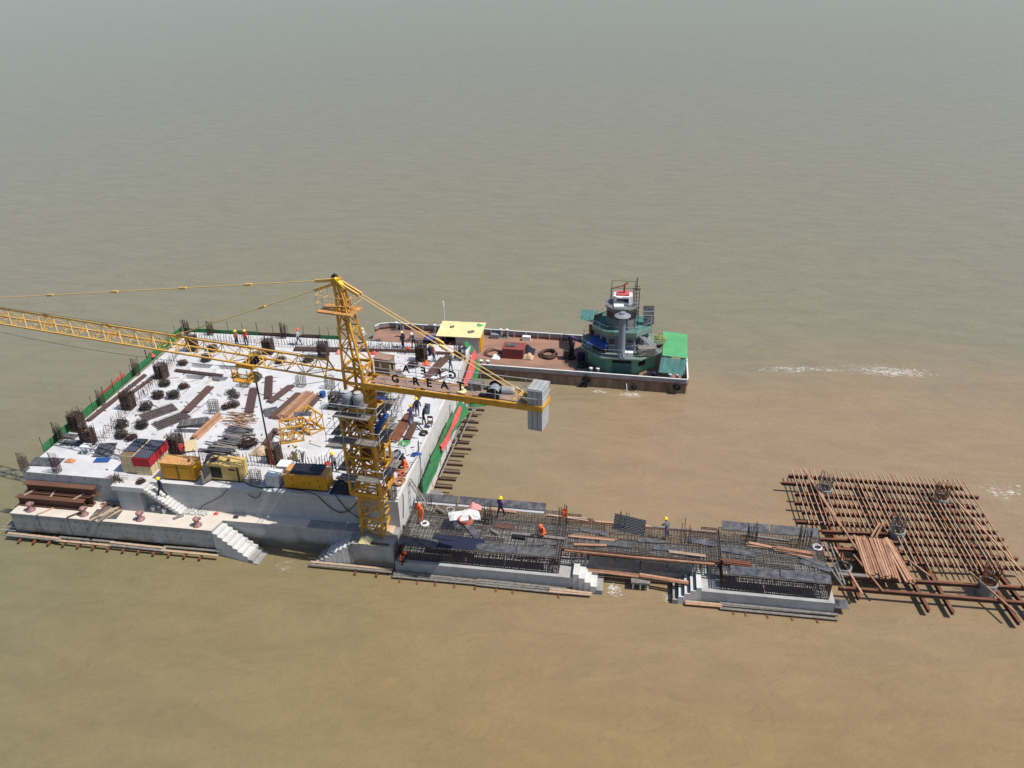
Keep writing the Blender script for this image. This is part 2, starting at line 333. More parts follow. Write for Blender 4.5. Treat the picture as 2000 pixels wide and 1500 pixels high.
# mooring ledge in front: wide to x 16.6, narrow behind the water stairs
led = thing('mooring_ledge', 'low pale concrete mooring ledge along the front of the platform', 'ledge', (8, 1, 0))
mb = MB(); mb.prism([(-.1, 0.02), (16.5, .06), (16.75, 1.35), (16.75, Y0 - .004), (-.1, Y0 - .004)], .55, ZL - .03); mb.build('ledge_body', 'ledge_wall', led)
mb = MB(); mb.prism([(-.12, 0.0), (16.48, .04), (16.73, 1.33), (23.4, 1.37), (23.4, Y0 - .006), (-.12, Y0 - .006)], ZL - .03, ZL); mb.build('ledge_top', 'pale_concrete', led)
mb = MB(); mb.prism([(16.76, 1.362), (27.4, 1.41), (27.4, Y0 - .008), (16.76, Y0 - .008)], -.6, ZL - .034); mb.build('basin_wall', 'tidal_wall', led)
mb = MB(); mb.prism([(23.42, 1.37), (27.35, 1.39), (27.35, Y0 - .01), (23.42, Y0 - .01)], ZL - .028, ZL - .006); mb.build('shaded_ledge_top', 'rough_concrete', led)  # darker concrete colour paints in the counter jib's shadow on the ledge
mb = MB()
for i in range(15):
    for z in (1.85, 1.3): mb.lathe((.9 + i * 1.08 + rnd(-.15, .15), .012 + i * .0025, z), [(.045, 0), (.045, .03)], 8, 'Y')
mb.build('tie_holes', 'rebar_dark', led, 'stuff')
# stairs from the ledge down to the water
st = thing('water_stairs', 'concrete stairs from the mooring ledge down to the water', 'stairs', (18, .6, 0))
for i in range(9):
    z = ZL - .01 - (i + 1) * .235; x = 16.52 + i * .4
    MB().prism([(x, .03 - i * .085), (x + .42, .03 - (i + 1) * .085), (x + .42 + .18, 1.30 - i * .07), (x + .18, 1.32 - i * .06)], -.4, z + .0).build('step', 'white_concrete' if i < 7 else 'rough_concrete', st)
# landing and stairs from the deck down to the ledge
ls = thing('deck_stairs', 'concrete stairs and landing from the white deck down to the mooring ledge', 'stairs', (11, 1.8, ZL))
MB().box((9.45, (1.42 + Y0) / 2 - .003, ZD - .2), (2.7, Y0 - 1.42 - .006, .4)).build('landing', 'white_wall', ls)
MB().box((9.3, Y0 - .38, (ZL + ZD - .4) / 2), (1.9, .74, ZD - .4 - ZL)).build('landing_pier', 'cast_wall', ls)
for i in range(11):
    z = ZD - .19 * (i + 1); x = 10.82 + i * .235
    MB().box((x + .118, (1.42 + Y0) / 2, z - .16), (.235, Y0 - 1.42 - .02, .32)).build('step', 'white_concrete', ls)
MB().bar((10.72, (1.47 + Y0) / 2, ZD - .46), (13.35, (1.47 + Y0) / 2, ZL - .1), Y0 - 1.47 - .05, .14).build('stair_slab', 'cast_wall', ls)

# rows of starter bars cast into the deck
def bar_row(p, q, step, h, lean=.12, m='rebar', rows=1, gap=.25):
    mb = MB(); p = Vector(p); q = Vector(q); d = (q - p); k = int(d.length / step); nrm = Vector((-d.y, d.x, 0)).normalized()
    for r_ in range(rows):
        for i in range(k + 1):
            a = p + d * (i / k) + nrm * (r_ * gap) + Vector((rnd(-.03, .03), rnd(-.03, .03), -.02))
            mb.tube(a, a + Vector((rnd(-lean, lean), rnd(-lean, lean), h * rnd(.8, 1.1))), .021, 4)
    return mb.build('starter_bars', m, plat, 'stuff')
D = lambda x, y: (x, y, ZD)
bar_row(D(3.54, 6.71), D(1.60, 23.56), .27, .9)
bar_row(D(3.98, 6.45), D(2.19, 21.79), .4, .8)
bar_row(D(6.90, 4.85), D(25.77, 5.83), .26, .95, rows=2, gap=.5)
bar_row(D(1.99, 26.26), D(18.86, 26.04), .3, .9, rows=2, gap=.6)
bar_row(D(18.86, 26.04), D(26.49, 26.00), .2, .7, rows=3, gap=.6)
bar_row(D(24.88, 15.99), D(25.76, 17.78), .2, .7, rows=3, gap=.35)
bar_row(D(27.11, 10.16), D(26.49, 18.05), .3, .7, rows=2, gap=.4)
# ---------------------------------------------------------------- tower crane
XM, YM, ZB = 28.75, 1.8, 2.2
DN = Vector((0.9814, -0.1917, 0)); NN = Vector((0.1917, 0.9814, 0))
def A(s, o, z): return Vector((XM, YM, 0)) + DN * s + NN * o + Vector((0, 0, z))
crane = thing('tower_crane', 'yellow tower crane with lattice jib and hanging concrete counterweights', 'crane', (XM, YM, ZB))
RM = Matrix.Rotation(R(-6), 3, 'Z')
def Mm(x, y, z): return Vector((XM, YM, z)) + RM @ Vector((x, y, 0))
Q4 = [(-1, -1), (1, -1), (1, 1), (-1, 1)]
# mast sections
hw = .8; zs = [ZB + i * 1.72 for i in range(7)]
for i in range(6):
    z0, z1 = zs[i], zs[i + 1]; mb = MB()
    for k in range(4):
        (ax, ay), (bx, by) = Q4[k], Q4[(k + 1) % 4]; a, b = (ax * hw, ay * hw), (bx * hw, by * hw)
        mb.bar(Mm(*a, z0 + .003), Mm(*a, z1 - .003), .16)
        mb.bar(Mm(*a, z1 - .1), Mm(*b, z1 - .1), .1, .12)
        p, q = (a, b) if (k + i) % 2 else (b, a)
        mb.bar(Mm(*p, z0 + .1), Mm(*q, (z0 + z1) / 2), .08); mb.bar(Mm(*q, (z0 + z1) / 2), Mm(*p, z1 - .1), .08)
        mb.bar(Mm(*a, (z0 + z1) / 2 - .02), Mm(*b, (z0 + z1) / 2 - .02), .07)
    mb.build('mast_section', 'crane_yellow', crane)
mb = MB()
for i in range(34):
    if i % 1 == 0: mb.bar(Mm(-.15, .62, ZB + .2 + i * .3), Mm(.25, .62, ZB + .2 + i * .3), .035)
mb.bar(Mm(-.15, .62, ZB), Mm(-.15, .62, 12.4), .05).bar(Mm(.25, .62, ZB), Mm(.25, .62, 12.4), .05)
mb.build('ladder', 'crane_pale', crane)
# climbing frame round the mast
cw_ = 1.13; mb = MB(); lev = [6.1, 7.75, 9.25, 10.75, 12.45]
for k in range(4):
    (ax, ay), (bx, by) = Q4[k], Q4[(k + 1) % 4]; a, b = (ax * cw_, ay * cw_), (bx * cw_, by * cw_)
    mb.bar(Mm(*a, lev[0]), Mm(*a, lev[-1]), .17)
    for j, z in enumerate(lev):
        mb.bar(Mm(*a, z), Mm(*b, z), .12, .34 if j in (0, 4) else .16)
        if j:
            p, q = (a, b) if j % 2 else (b, a); mb.bar(Mm(*p, lev[j - 1] + .1), Mm(*q, z - .1), .1)
mb.build('climbing_frame', 'crane_yellow', crane)
mb = MB().box(Mm(0, -.2, 9.4), (.5, .4, 1.9), R(-6)).box(Mm(.1, -.3, 11.4), (.9, .5, .5), R(-6)); mb.build('jacking_ram', 'rust', crane)
for z, fx in ((7.85, 1.2), (10.85, 1.35), (12.8, 1.0)):
    for k in range(4):
        (ax, ay), (bx, by) = Q4[k], Q4[(k + 1) % 4]; e = 1.32
        for t in range(2):
            off = .18 + t * .34; ex = fx + .25 if k in (0, 2) else fx - .15
            nx, ny = (ax + bx) / 2, (ay + by) / 2
            p = Mm(ax * e * (ex / 1.32 if nx == 0 else 1) + nx * off, ay * e * (ex / 1.32 if ny == 0 else 1) + ny * off, z + rnd(0, .03) + k * .012)
            q = Mm(bx * e * (ex / 1.32 if nx == 0 else 1) + nx * off, by * e * (ex / 1.32 if ny == 0 else 1) + ny * off, z + rnd(0, .03) + k * .012)
            piece('walkway_plank', 'timber_grey', p, q, .32, .06, crane)
    mb = MB(); w = 1.95; h = 1.05
    for k in range(4):
        (ax, ay), (bx, by) = Q4[k], Q4[(k + 1) % 4]
        for t in (0, .33, .66): mb.tube(Mm(ax * w + (bx - ax) * w * t, ay * w + (by - ay) * w * t, z), Mm(ax * w + (bx - ax) * w * t, ay * w + (by - ay) * w * t, z + h), .022, 5)
        for hh in (.5, 1.0): mb.tube(Mm(ax * w, ay * w, z + hh), Mm(bx * w, by * w, z + hh), .022, 5)
    mb.build('handrail', 'galv', crane)
# slewing ring and turret
MB().lathe((XM, YM, 0), [(.75, 12.5), (1.0, 12.65), (1.0, 13.0), (.9, 13.0), (.9, 13.25), (1.05, 13.25), (1.05, 13.5)], 24).build('slewing_ring', 'crane_yellow', crane)
mb = MB()
for x, y in Q4: mb.bar(A(x * .68, y * .68, 13.5), A(x * .68, y * .68, 15.9), .17)
for z in (13.6, 14.75, 15.85):
    for k in range(4):
        (ax, ay), (bx, by) = Q4[k], Q4[(k + 1) % 4]; mb.bar(A(ax * .68, ay * .68, z), A(bx * .68, by * .68, z), .13, .17)
        if z < 15: mb.bar(A(ax * .68, ay * .68, z), A(bx * .68, by * .68, z + 1.1), .1)
mb.build('turret', 'crane_yellow', crane)
# tower head
zt = [15.9, 17.2, 18.5, 19.7, 20.8]; sec = lambda z: (-.62 * (z - 15.9) / 5.6, .68 - .5 * (z - 15.9) / 5.6)
mb = MB()
for j in range(4):
    (s0, w0), (s1, w1) = sec(zt[j]), sec(zt[j + 1])
    for k in range(4):
        (ax, ay), (bx, by) = Q4[k], Q4[(k + 1) % 4]
        mb.bar(A(s0 + ax * w0, ay * w0, zt[j]), A(s1 + ax * w1, ay * w1, zt[j + 1]), .13)
        mb.bar(A(s1 + ax * w1, ay * w1, zt[j + 1]), A(s1 + bx * w1, by * w1, zt[j + 1]), .07)
        p, q = ((ax, ay), (bx, by)) if j % 2 else ((bx, by), (ax, ay)); mb.bar(A(s0 + p[0] * w0, p[1] * w0, zt[j]), A(s1 + q[0] * w1, q[1] * w1, zt[j + 1]), .07)
s1, w1 = sec(20.8)
for x, y in Q4: mb.bar(A(s1 + x * w1, y * w1, 20.8), A(-.78 + x * .12, y * .14, 21.75), .15)
mb.box(A(-.75, 0, 21.6), (.55, .45, .4), R(-11)); th_ = mb.build('tower_head', 'crane_yellow', crane)
MB().lathe(A(-.85, 0, 21.85), [(.2, -.1), (.2, .1)], 12, 'Y').build('pulley', 'rebar_dark', th_)
MB().bar(A(-.75, -.12, 21.85), A(-.1, -.12, 21.2), .3, .12).build('plate', 'yellow', th_)
mb = MB().prism([tuple(A(s, o, 0).xy) for s, o in ((-2.0, -.75), (.45, -.75), (.45, .75), (-2.0, .75))], 19.55, 19.65); hp_ = mb.build('head_platform', 'gen_top', crane)
mb = MB(); co = [(-2.0, -.72), (.42, -.72), (.42, .72), (-2.0, .72)]
for k in range(4):
    a, b = co[k], co[(k + 1) % 4]
    for hh in (.55, 1.1): mb.tube(A(*a, 19.65 + hh), A(*b, 19.65 + hh), .02, 5)
    for t in (0, .5): mb.tube(A(a[0] + (b[0] - a[0]) * t, a[1] + (b[1] - a[1]) * t, 19.65), A(a[0] + (b[0] - a[0]) * t, a[1] + (b[1] - a[1]) * t, 20.75), .02, 5)
mb.build('handrail', 'crane_pale', hp_)
# jib
ZJ, ZT = 14.8, 15.83
def jib_section(s0, s1, n):
    mb = MB(); d = (s1 - s0) / n
    for o in (-.6, .6): mb.bar(A(s0, o, ZJ), A(s1 - .02, o, ZJ), .105)
    mb.bar(A(s0, 0, ZT), A(s1 - .02, 0, ZT), .115)
    for i in range(n):
        a, b, c = s0 + i * d, s0 + (i + .5) * d, s0 + (i + 1) * d
        for o in (-.6, .6): mb.bar(A(a, o, ZJ), A(b, 0, ZT), .045); mb.bar(A(b, 0, ZT), A(c, o, ZJ), .045)
        mb.bar(A(a, -.6, ZJ), A(a, .6, ZJ), .05); mb.bar(A(a, -.6 if i % 2 else .6, ZJ), A(c, .6 if i % 2 else -.6, ZJ), .05)
        if i == 0: mb.bar(A(a + .06, 0, ZT), A(a + .06, -.6, ZJ), .06); mb.bar(A(a + .06, 0, ZT), A(a + .06, .6, ZJ), .06); mb.box(A(a, 0, ZT), (.4, .2, .18), R(-11))
    return mb.build('jib_section', 'crane_jib', crane)
s = -2.2
for L_ in (6.2, 6.2, 6.2, 6.2, 6.2, 6.2, 5.0): jib_section(s - L_, s, 4 if L_ > 6 else 3); s -= L_
mb = MB()
for o in (-.6, .6): mb.bar(A(-2.2, o, ZJ), A(-.7, o, ZJ), .12)
mb.bar(A(-2.2, 0, ZT), A(-2.2, .6, ZJ), .08).bar(A(-2.2, 0, ZT), A(-2.2, -.6, ZJ), .08).bar(A(-2.2, 0, ZT), A(-2.2, 0, ZT + .35), .12); mb.build('jib_root', 'crane_yellow', crane)
MB().path([A(-2.2, .1, ZT + .05), A(-20, .05, ZT + .12), A(-43, 0, ZT + .1)], .015, 4).build('jib_rope', 'rebar_dark', crane)
MB().path([A(-8.4, -.2, 14.4)] + [A(-8.4 - t * 2.6, -.35, 14.35 - .65 * math.sin(min(1, t / 12) * math.pi)) for t in range(1, 13)], .018, 4).build('hoist_rope', 'rebar_dark', crane)
def pendant(p, q, links, offs, name='pendant_bar'):
    mb = MB(); p = Vector(p); q = Vector(q)
    for o in offs: mb.tube(p + NN * o[0], q + NN * o[1], .035, 5)
    for t in links: c = p + (q - p) * t; mb.bar(c - (q - p).normalized() * .3, c + (q - p).normalized() * .3, .16, .14)
    d = (q - p).normalized(); mb.bar(p, p + d * 1.5, .12, .2)
    mb.build(name, 'crane_pale', crane)
pendant(A(-.95, .2, 21.55), A(-36.6, 0, ZT + .05), [.19, .345, .52, .7, .87], [(0, 0)])
pendant(A(-.95, -.2, 21.4), A(-14.6, 0, ZT + .1), [.42, .98], [(0, 0)])
pendant(A(-.5, .15, 21.5), A(11.4, .55, 15.4), [.54, .98], [(0, 0)])
pendant(A(-.5, -.15, 21.5), A(12.6, -.6, 15.35), [.54, .95], [(0, 0)])
# trolley, hook block and load line
st_ = -8.5; mb = MB()
for o in (-.75, .75): mb.bar(A(st_ - .7, o, 14.72), A(st_ + .7, o, 14.72), .12, .3)
for s_ in (-.6, 0, .6): mb.bar(A(st_ + s_, -.75, 14.6), A(st_ + s_, .75, 14.6), .12)
mb.box(A(st_ - .1, -1.05, 13.75), (1.35, .6, .06), R(-11))
for s_ in (-.72, .55):
    for o in (-1.33, -.78): mb.bar(A(st_ + s_, o, 13.75), A(st_ + s_, o, 14.75), .06)
for z in (14.1, 14.4): mb.bar(A(st_ - .72, -1.33, z), A(st_ + .55, -1.33, z), .06); mb.bar(A(st_ - .72, -.78, z), A(st_ - .72, -1.33, z), .06); mb.bar(A(st_ + .55, -.78, z), A(st_ + .55, -1.33, z), .06)
trolley = mb.build('trolley', 'crane_yellow', crane)
mb = MB()
for o in (-.3, 0, .3): mb.lathe(A(st_ + .1, o, 14.75), [(.32, -.05), (.32, .05)], 12, 'Y')
mb.build('sheaves', 'rebar_dark', trolley, 'stuff')
hk = thing('hook_block', 'brown pulley hook block with long chain sling hanging from crane trolley', 'hook', A(-8.35, -.1, 13.2))
hx = wloc(hk); mb = MB()
mb.add([hx + DN * a * w + NN * b * .16 + Vector((0, 0, z)) for z, w in ((.0, .12), (.38, .5), (.62, .5), (.75, .3)) for a, b in Q4], [(4 * k + i, 4 * k + (i + 1) % 4, 4 * k + 4 + (i + 1) % 4, 4 * k + 4 + i) for k in range(3) for i in range(4)] + [(3, 2, 1, 0), (12, 13, 14, 15)]); mb.build('block_body', 'cage_brown', hk)
mb = MB(); mb.tube(hx + DN * .3 + Vector((0, 0, .7)), hx + DN * .25 + Vector((0, 0, 1.5)), .02, 4).tube(hx - DN * .3 + Vector((0, 0, .7)), hx - DN * .25 + Vector((0, 0, 1.5)), .02, 4); mb.build('reeving_rope', 'rebar_dark', hk, 'stuff')
MB().tube(hx + Vector((0, 0, .05)), hx + Vector((0, 0, -4.6)), .06, 6).build('hanging_rod', 'rebar_dark', hk)
mb = MB()
for a, b in ((-.12, .1), (.1, -.1), (.15, .12), (-.05, 0)): mb.tube(hx + Vector((0, 0, -4.6)), hx + Vector((a * 1.6, b, -7.6 + rnd(0, .5))), .025, 5)
mb.build('sling', 'hose_red', hk)
# counter jib
zc = lambda s: 14.75 + .033 * s
for o in (-.75, .6):
    MB().bar(A(.7, o, zc(.7)), A(13.1, o, zc(13.1)), .2, .36).build('counter_jib_beam', 'crane_yellow', crane)
mb = MB()
for s_ in (4.7, 8.15):
    for o in (-.75, .6): mb.box(A(s_, o, zc(s_)), (.3, .3, .48), R(-11))
mb.build('beam_splices', 'crane_yellow', crane, 'stuff')
mb = MB()
for s_ in (1.2, 3, 4.8, 6.6, 8.4, 11.0, 11.8, 13.05): mb.bar(A(s_, -.64, zc(s_)), A(s_, .49, zc(s_)), .14, .2)
mb.build('cross_members', 'crane_yellow', crane, 'stuff')
for s_ in (1.3, 3.05, 4.85, 6.65, 8.45, 10.2):
    a, b = s_, s_ + 1.72
    MB().prism([tuple(A(u, v, 0).xy) for u, v in ((a, -.62), (b, -.62), (b, .48), (a, .48))], zc(s_ + .8) + .19, zc(s_ + .8) + .22).build('floor_plate', 'floor_plate', crane)
for o in (-.78, .64):
    mb = MB()
    for i in range(9): sx = .9 + i * 1.52; mb.tube(A(sx, o, zc(sx)), A(sx, o, zc(sx) + 1.2), .022, 5)
    for h in (.65, 1.2): mb.tube(A(.9, o, zc(.9) + h), A(13.1, o, zc(13.1) + h), .022, 5)
    if o > 0:
        for h in (.65, 1.2): mb.tube(A(13.1, -.78, zc(13.1) + h), A(13.1, .64, zc(13.1) + h), .022, 5)
    mb.build('side_handrail', 'galv', crane)
# black letters on both rails read GREAT, facing outwards
def letter(ch, s_, o, z, h=.52):
    cu = bpy.data.curves.new('letter', 'FONT'); cu.body = ch; cu.size = h * 1.42; cu.extrude = .02; cu.offset = .022; cu.align_x = 'CENTER'
    t = bpy.data.objects.new('letter', cu); C.objects.link(t)
    me = bpy.data.meshes.new_from_object(t.evaluated_get(bpy.context.evaluated_depsgraph_get())); bpy.data.objects.remove(t)
    me.materials.append(M['black']); ob = bpy.data.objects.new('letter', me); C.objects.link(ob)
    p = A(s_, o, z - h / 2) - wloc(crane); ob.location = p; ob.rotation_euler = (R(90), 0, R(-11.05) + (math.pi if o > 0 else 0)); ob.parent = crane
for ch, s_, z in zip('GREAT', (3.22, 4.68, 5.6, 6.66, 7.75), (15.72, 15.77, 15.8, 15.84, 15.95)): letter(ch, s_, -.83, z)
for ch, s_, z in zip('TAERG', (2.2, 3.2, 4.46, 5.52, 6.52), (15.67, 15.68, 15.73, 15.75, 15.76)): letter(ch, s_, .69, z)
# counterweight slabs
for k in range(3):
    s_ = 12.1 + k * .32
    mb = MB(); mb.bar(A(s_ + .14, -.72, 15.0), A(s_ + .14, .6, 15.0), .285, 2.85); mb.build('counterweight_slab', 'wall', crane)
# winch
mb = MB().lathe(A(9.6, .1, 15.45), [(.42, -.55), (.42, -.5), (.28, -.5), (.28, .5), (.42, .5), (.42, .55)], 16, 'Y'); winch = mb.build('winch_drum', 'rubber', crane)
mb = MB()
for i in range(8): mb.ring(A(9.6, -.3 + i * .1, 15.45), .31, .04, 14, 4, tilt=(R(90), 0), rz=R(-11))
mb.build('winch_rope', 'steel', winch, 'stuff')
MB().box(A(9.5, -.45, 15.25), (1.3, .25, .3), R(-11)).box(A(9.5, .38, 15.25), (1.3, .2, .3), R(-11)).build('winch_frame', 'black', crane)
MB().lathe(A(10.5, .3, 15.5), [(.1, -.45), (.26, -.4), (.26, .3), (.2, .4)], 14, 'X').build('winch_motor', 'steel', crane)
mb = MB().bar(A(11.0, -.5, 15.2), A(11.5, .2, 15.6), .14).bar(A(11.5, .2, 15.6), A(11.6, .55, 15.2), .14); mb.build('anchor_strut', 'crane_pale', crane)
mb = MB().box(A(8.3, .3, 15.45), (.9, .5, .7), R(-11)); mb.build('control_box', 'timber_grey', crane)
MB().lathe(A(7.6, -.3, 15.25), [(.28, -.1), (.3, .05), (.12, .1), (.12, .3)], 14).build('cable_reel', 'cream', crane)
# operator cab behind the turret
cb = MB().box(A(1.15, 1.55, 15.0), (1.12, .8, 1.6), R(-11)); cab = cb.build('cab', 'cage_brown', crane)
MB().box(A(1.15, 1.14, 14.45), (1.0, .04, .5), R(-11)).build('panel', 'oxide_red', cab)
MB().box(A(1.05, 1.135, 15.35), (.16, .03, .34), R(-11)).build('notice', 'white', cab)
MB().box(A(1.15, 1.55, 15.83), (1.25, .9, .06), R(-11)).build('roof', 'floor_plate', cab)
MB().box(A(.57, 1.55, 15.1), (.03, .65, .9), R(-11)).build('window', 'glass', cab)
# grey drums on a stand over the top walkway
mb = MB().box((28.7, .45, 13.5), (1.8, .75, .07), R(-6))
for x in (-.8, .8):
    for y in (-.3, .3): mb.bar((28.7 + x, .45 + y - x * .1, 12.84), (28.7 + x, .45 + y - x * .1, 13.48), .07)
mb.build('drum_stand', 'timber_grey', crane)
for k, (x, y) in enumerate(((28.3, .48), (29.08, .4))):
    d = thing('water_drum', ('round grey water drum on the crane stand, beside the yellow turret leg', 'round grey water drum on the crane stand, set toward the jib')[1 - k], 'drum', (x, y, 13.54), 0, 'grey drums on the crane walkway')
    MB().lathe((x, y, 13.54), [(.34, 0), (.36, .15), (.34, .45), (.37, .5), (.35, .8), (.2, .92)], 18).build('drum_body', 'grey_paint', d, smooth=True)
    MB().lathe((x, y, 14.46), [(.22, 0), (.24, .06), (.1, .09)], 14).build('drum_lid', 'galv', d)
MB().box((29.75, 1.9, 11.0), (.35, 1.6, 1.6), R(-4), ry=R(24)).build('climbing_ladder_panel', 'tarp_blue', crane)
# ---------------------------------------------------------------- rebar columns on the deck
def cage_maker(w, d, h, n, step, hoop_top, m, label, name='rebar_column', over=.35, thick=.02):
    def make():
        t = thing(name, label, 'rebar column'); mb = MB(); pts = []
        for i in range(n):
            f = i / (n - 1) * 2 - 1; pts += [(f * w / 2, -d / 2), (f * w / 2, d / 2)]
            if 0 < i < n - 1: pts += [(-w / 2, f * d / 2), (w / 2, f * d / 2)]
        for x, y in pts: mb.tube((x, y, 0), (x + rnd(-.04, .04), y + rnd(-.04, .04), h + rnd(-.1, over)), thick, 4)
        mb.build('vertical_bars', m, t, 'stuff', local=True); mb = MB(); z = .1
        while z < hoop_top:
            e = .02 + rnd(0, .015); a, b = w / 2 + e, d / 2 + e
            mb.path([(-a, -b, z + rnd(-.02, .02)), (a, -b, z), (a, b, z + rnd(-.02, .02)), (-a, b, z)], thick * .95, 4, True); z += step
        if step < .09:
            for k in range(9): mb.path([(-w / 2, rnd(-.3, .3), .2 + k * .15), (w / 2, rnd(-.3, .3), .2 + k * .15)], .03, 4)
            for q in (-.2, .2): mb.path([(q * w, -d / 2, .1 + q), (q * w, -d / 2, hoop_top), (q * w, d / 2, hoop_top), (q * w, d / 2, .2)], .02, 4)
        mb.build('hoops', m, t, 'stuff', local=True); return t
    return make
def columns(key, make, spots, label, group):
    for i, s in enumerate(spots):
        x, y = s[0], s[1]; z = s[2] if len(s) > 2 else ZD
        place(key, make, (x, y, z), rnd(-.15, .15), label if isinstance(label, str) else label[i], group, (1, 1, rnd(.88, 1.12)))
dense = cage_maker(.85, .85, 1.6, 7, .07, 1.5, 'rebar', 'x', over=.3, thick=.026)
slim = cage_maker(.42, .42, 1.45, 4, .11, 1.15, 'rebar', 'x', over=.4)
openc = cage_maker(.7, .55, 1.15, 5, .2, 1.1, 'rebar_grey', 'x', over=.15)
columns('dense', dense, [(2.89, 6.70), (0.62, 8.61)], ['thick rusty rebar column beside the white stool near the corner', 'thick rusty rebar column behind the dark mats against the corner net'], 'thick rebar columns by the corner mats')
columns('dense', dense, [(2.78, 12.63), (2.68, 18.38), (2.59, 24.39)], ['thick rusty rebar column standing over the long dark steel near the net', 'thick rusty rebar column alone between the jib and the stirrup heaps', 'thick rusty rebar column under the jib at the inner pendant anchor'], 'thick rebar columns along the green net row')
columns('dense', dense, [(10.61, 24.61), (16.43, 24.37), (26.22, 24.84)], ['thick rusty rebar column on the barge side between red and white shirted people', 'thick rusty rebar column on the barge side crossing the wide dark bundle', 'thick rusty rebar column on the barge side next to the orange sack'], 'thick rebar columns on the barge side')
columns('dense', dense, [(10.76, 6.54)], 'thick rusty rebar column standing just behind the red covered crate', None)
columns('dense', dense, [(19.28, 6.14)], 'thick rusty rebar column beside the spilled sacks and yellow lattice frames', None)
columns('dense', dense, [(21.13, 14.89)], 'thick rusty rebar column standing over the square deck opening beside the crane mast', None)
columns('open', openc, [(16.50, 18.41), (19.29, 18.35)], ['open pale rebar cage under the jib beside the wire looped bundle', 'open pale rebar cage under the jib close to the crane turret'], 'open rebar cages under the jib')
columns('open', openc, [(11.27, 17.78)], 'open rebar cage with rusty foot directly below the crane trolley', None)
columns('open', openc, [(10.76, 12.80)], 'small open rebar cage standing alone on the bare white deck', None)
columns('open', openc, [(18.95, 3.30)], 'wide open rebar cage beside the cream generator', None)
columns('slim', slim, [(0.12, 2.52), (2.87, 2.59)], ['slim rebar column right on the outer front corner of the deck', 'slim rebar column standing at the edge of the black corner plywood'], 'slim rebar columns at the front corner')
columns('slim', slim, [(0.16, 6.75), (0.01, 12.84), (-0.08, 18.58), (-0.06, 28.05), (2.58, 28.09), (10.63, 28.25)], ['slim rebar column on the edge net beside the two thick corner columns', 'slim rebar column on the edge net below the red net strip', 'slim rebar column on the edge net above the red net strip', 'slim rebar column at the far corner where two edge nets meet', 'slim rebar column on the barge side net nearest the net corner', 'slim rebar column on the dark netting behind the white shirted walker'], 'slim rebar columns along the edge nets')
columns('slim', slim, [(29.92, 2.58)], 'short dark rebar cluster at the deck corner behind the crane foot', None)

# ---------------------------------------------------------------- heaps of bent stirrups
def heap_maker(k, rad, hgt, m):
    def make():
        mb = MB()
        for i in range(k):
            a = rnd(0, 6.28); r_ = rad * math.sqrt(rnd(0, .6)) * .6; s_ = rnd(.22, .42) * rad / .6; z = .05 + hgt * (i / k) * (1 - r_ / rad * .5)
            th = rnd(0, 1.6); c = Vector((math.cos(a) * r_, math.sin(a) * r_, z)); m3 = Matrix.Rotation(th, 3, 'Z') @ Matrix.Rotation(rnd(-.35, .35), 3, 'X')
            mb.path([c + m3 @ Vector((x * s_, y * s_ * .8, 0)) for x, y in ((-1, -.7), (-.7, -1), (.7, -1), (1, -.7), (1, .7), (.7, 1), (-.7, 1), (-1, .7))], .02, 4, True)
        return tag(mb.build('stirrup_heap', m), 'x', 'rebar heap')
    return make
h_a = heap_maker(34, .62, .55, 'rebar_dark'); h_b = heap_maker(26, .5, .4, 'rebar'); h_c = heap_maker(14, .55, .2, 'rebar_dark')
def heaps(key, mk, spots, label, group=None, sc_=1.0):
    for i, s in enumerate(spots): place(key, mk, (s[0], s[1], ZD), rnd(0, 3), label if isinstance(label, str) else label[i], group, (sc_, sc_, sc_ * rnd(.8, 1.2)))
heaps('h_a', h_a, [(3.64, 17.06), (4.33, 14.78), (4.39, 12.65), (5.74, 14.96)], ['dark heap of bent stirrups below the lone thick column', 'dark heap of stirrups with a gap in it beside the rebar mats', 'dark heap of stirrups nearest the column over the long dark steel', 'dark heap of stirrups beside the upper end of the rebar mats'], 'stirrup heaps by the green net row')
heaps('h_b', h_b, [(5.78, 16.72), (3.15, 21.23)], ['small rusty heap of stirrups below the white deck pits', 'small rusty heap of stirrups at the far corner of the deck pits'], 'stirrup heaps near the deck pits')
heaps('h_a', h_a, [(4.02, 9.54), (5.74, 9.75), (4.88, 8.08)], ['dark heap of stirrups, larger of two behind the pale crates', 'dark round heap of stirrups beside the lower rebar mat', 'dark heap of stirrups lying close behind the uncovered crate stack'], 'stirrup heaps behind the crates')
heaps('h_b', h_b, [(5.98, 7.81)], 'flat rusty heap of rebar offcuts touching the rear of the pale crates', None)
heaps('h_b', h_b, [(11.51, 13.71), (11.93, 14.12)], ['rusty heap of short rebar right beside the lone open cage', 'rusty heap of short rebar next to the straight pipe bundle'], 'rusty heaps beside the lone cage')
heaps('h_c', h_c, [(11.25, 15.63), (10.62, 16.32)], ['loose scatter of bent rebar above the rusty heaps', 'loose scatter of bent rebar nearest the cage below the trolley'], 'loose rebar scatters on the bare deck')
heaps('h_a', h_a, [(9.57, 19.41)], 'dark heap of rebar just beside the cage below the trolley', None, .7)
heaps('h_a', h_a, [(4.53, 24.61), (5.09, 22.36), (9.57, 23.68), (12.53, 22.90), (15.21, 23.43)], ['dark stirrup heap beneath the jib nearest the thick column there', 'dark stirrup heap beneath the jib at the edge of the deck pits', 'dark stirrup heap right behind the crane trolley', 'dark stirrup heap beneath the jib between trolley and turret', 'dark stirrup heap beneath the jib end by the wide dark bundle'], 'stirrup heaps beneath the jib')
heaps('h_b', h_b, [(16.23, 8.08)], 'broad rusty heap of stirrups beside the grey slat pile', None, 1.5)
heaps('h_b', h_b, [(25.78, 23.47)], 'rusty heap of stirrups next to the orange sack on the barge side', None, 1.2)
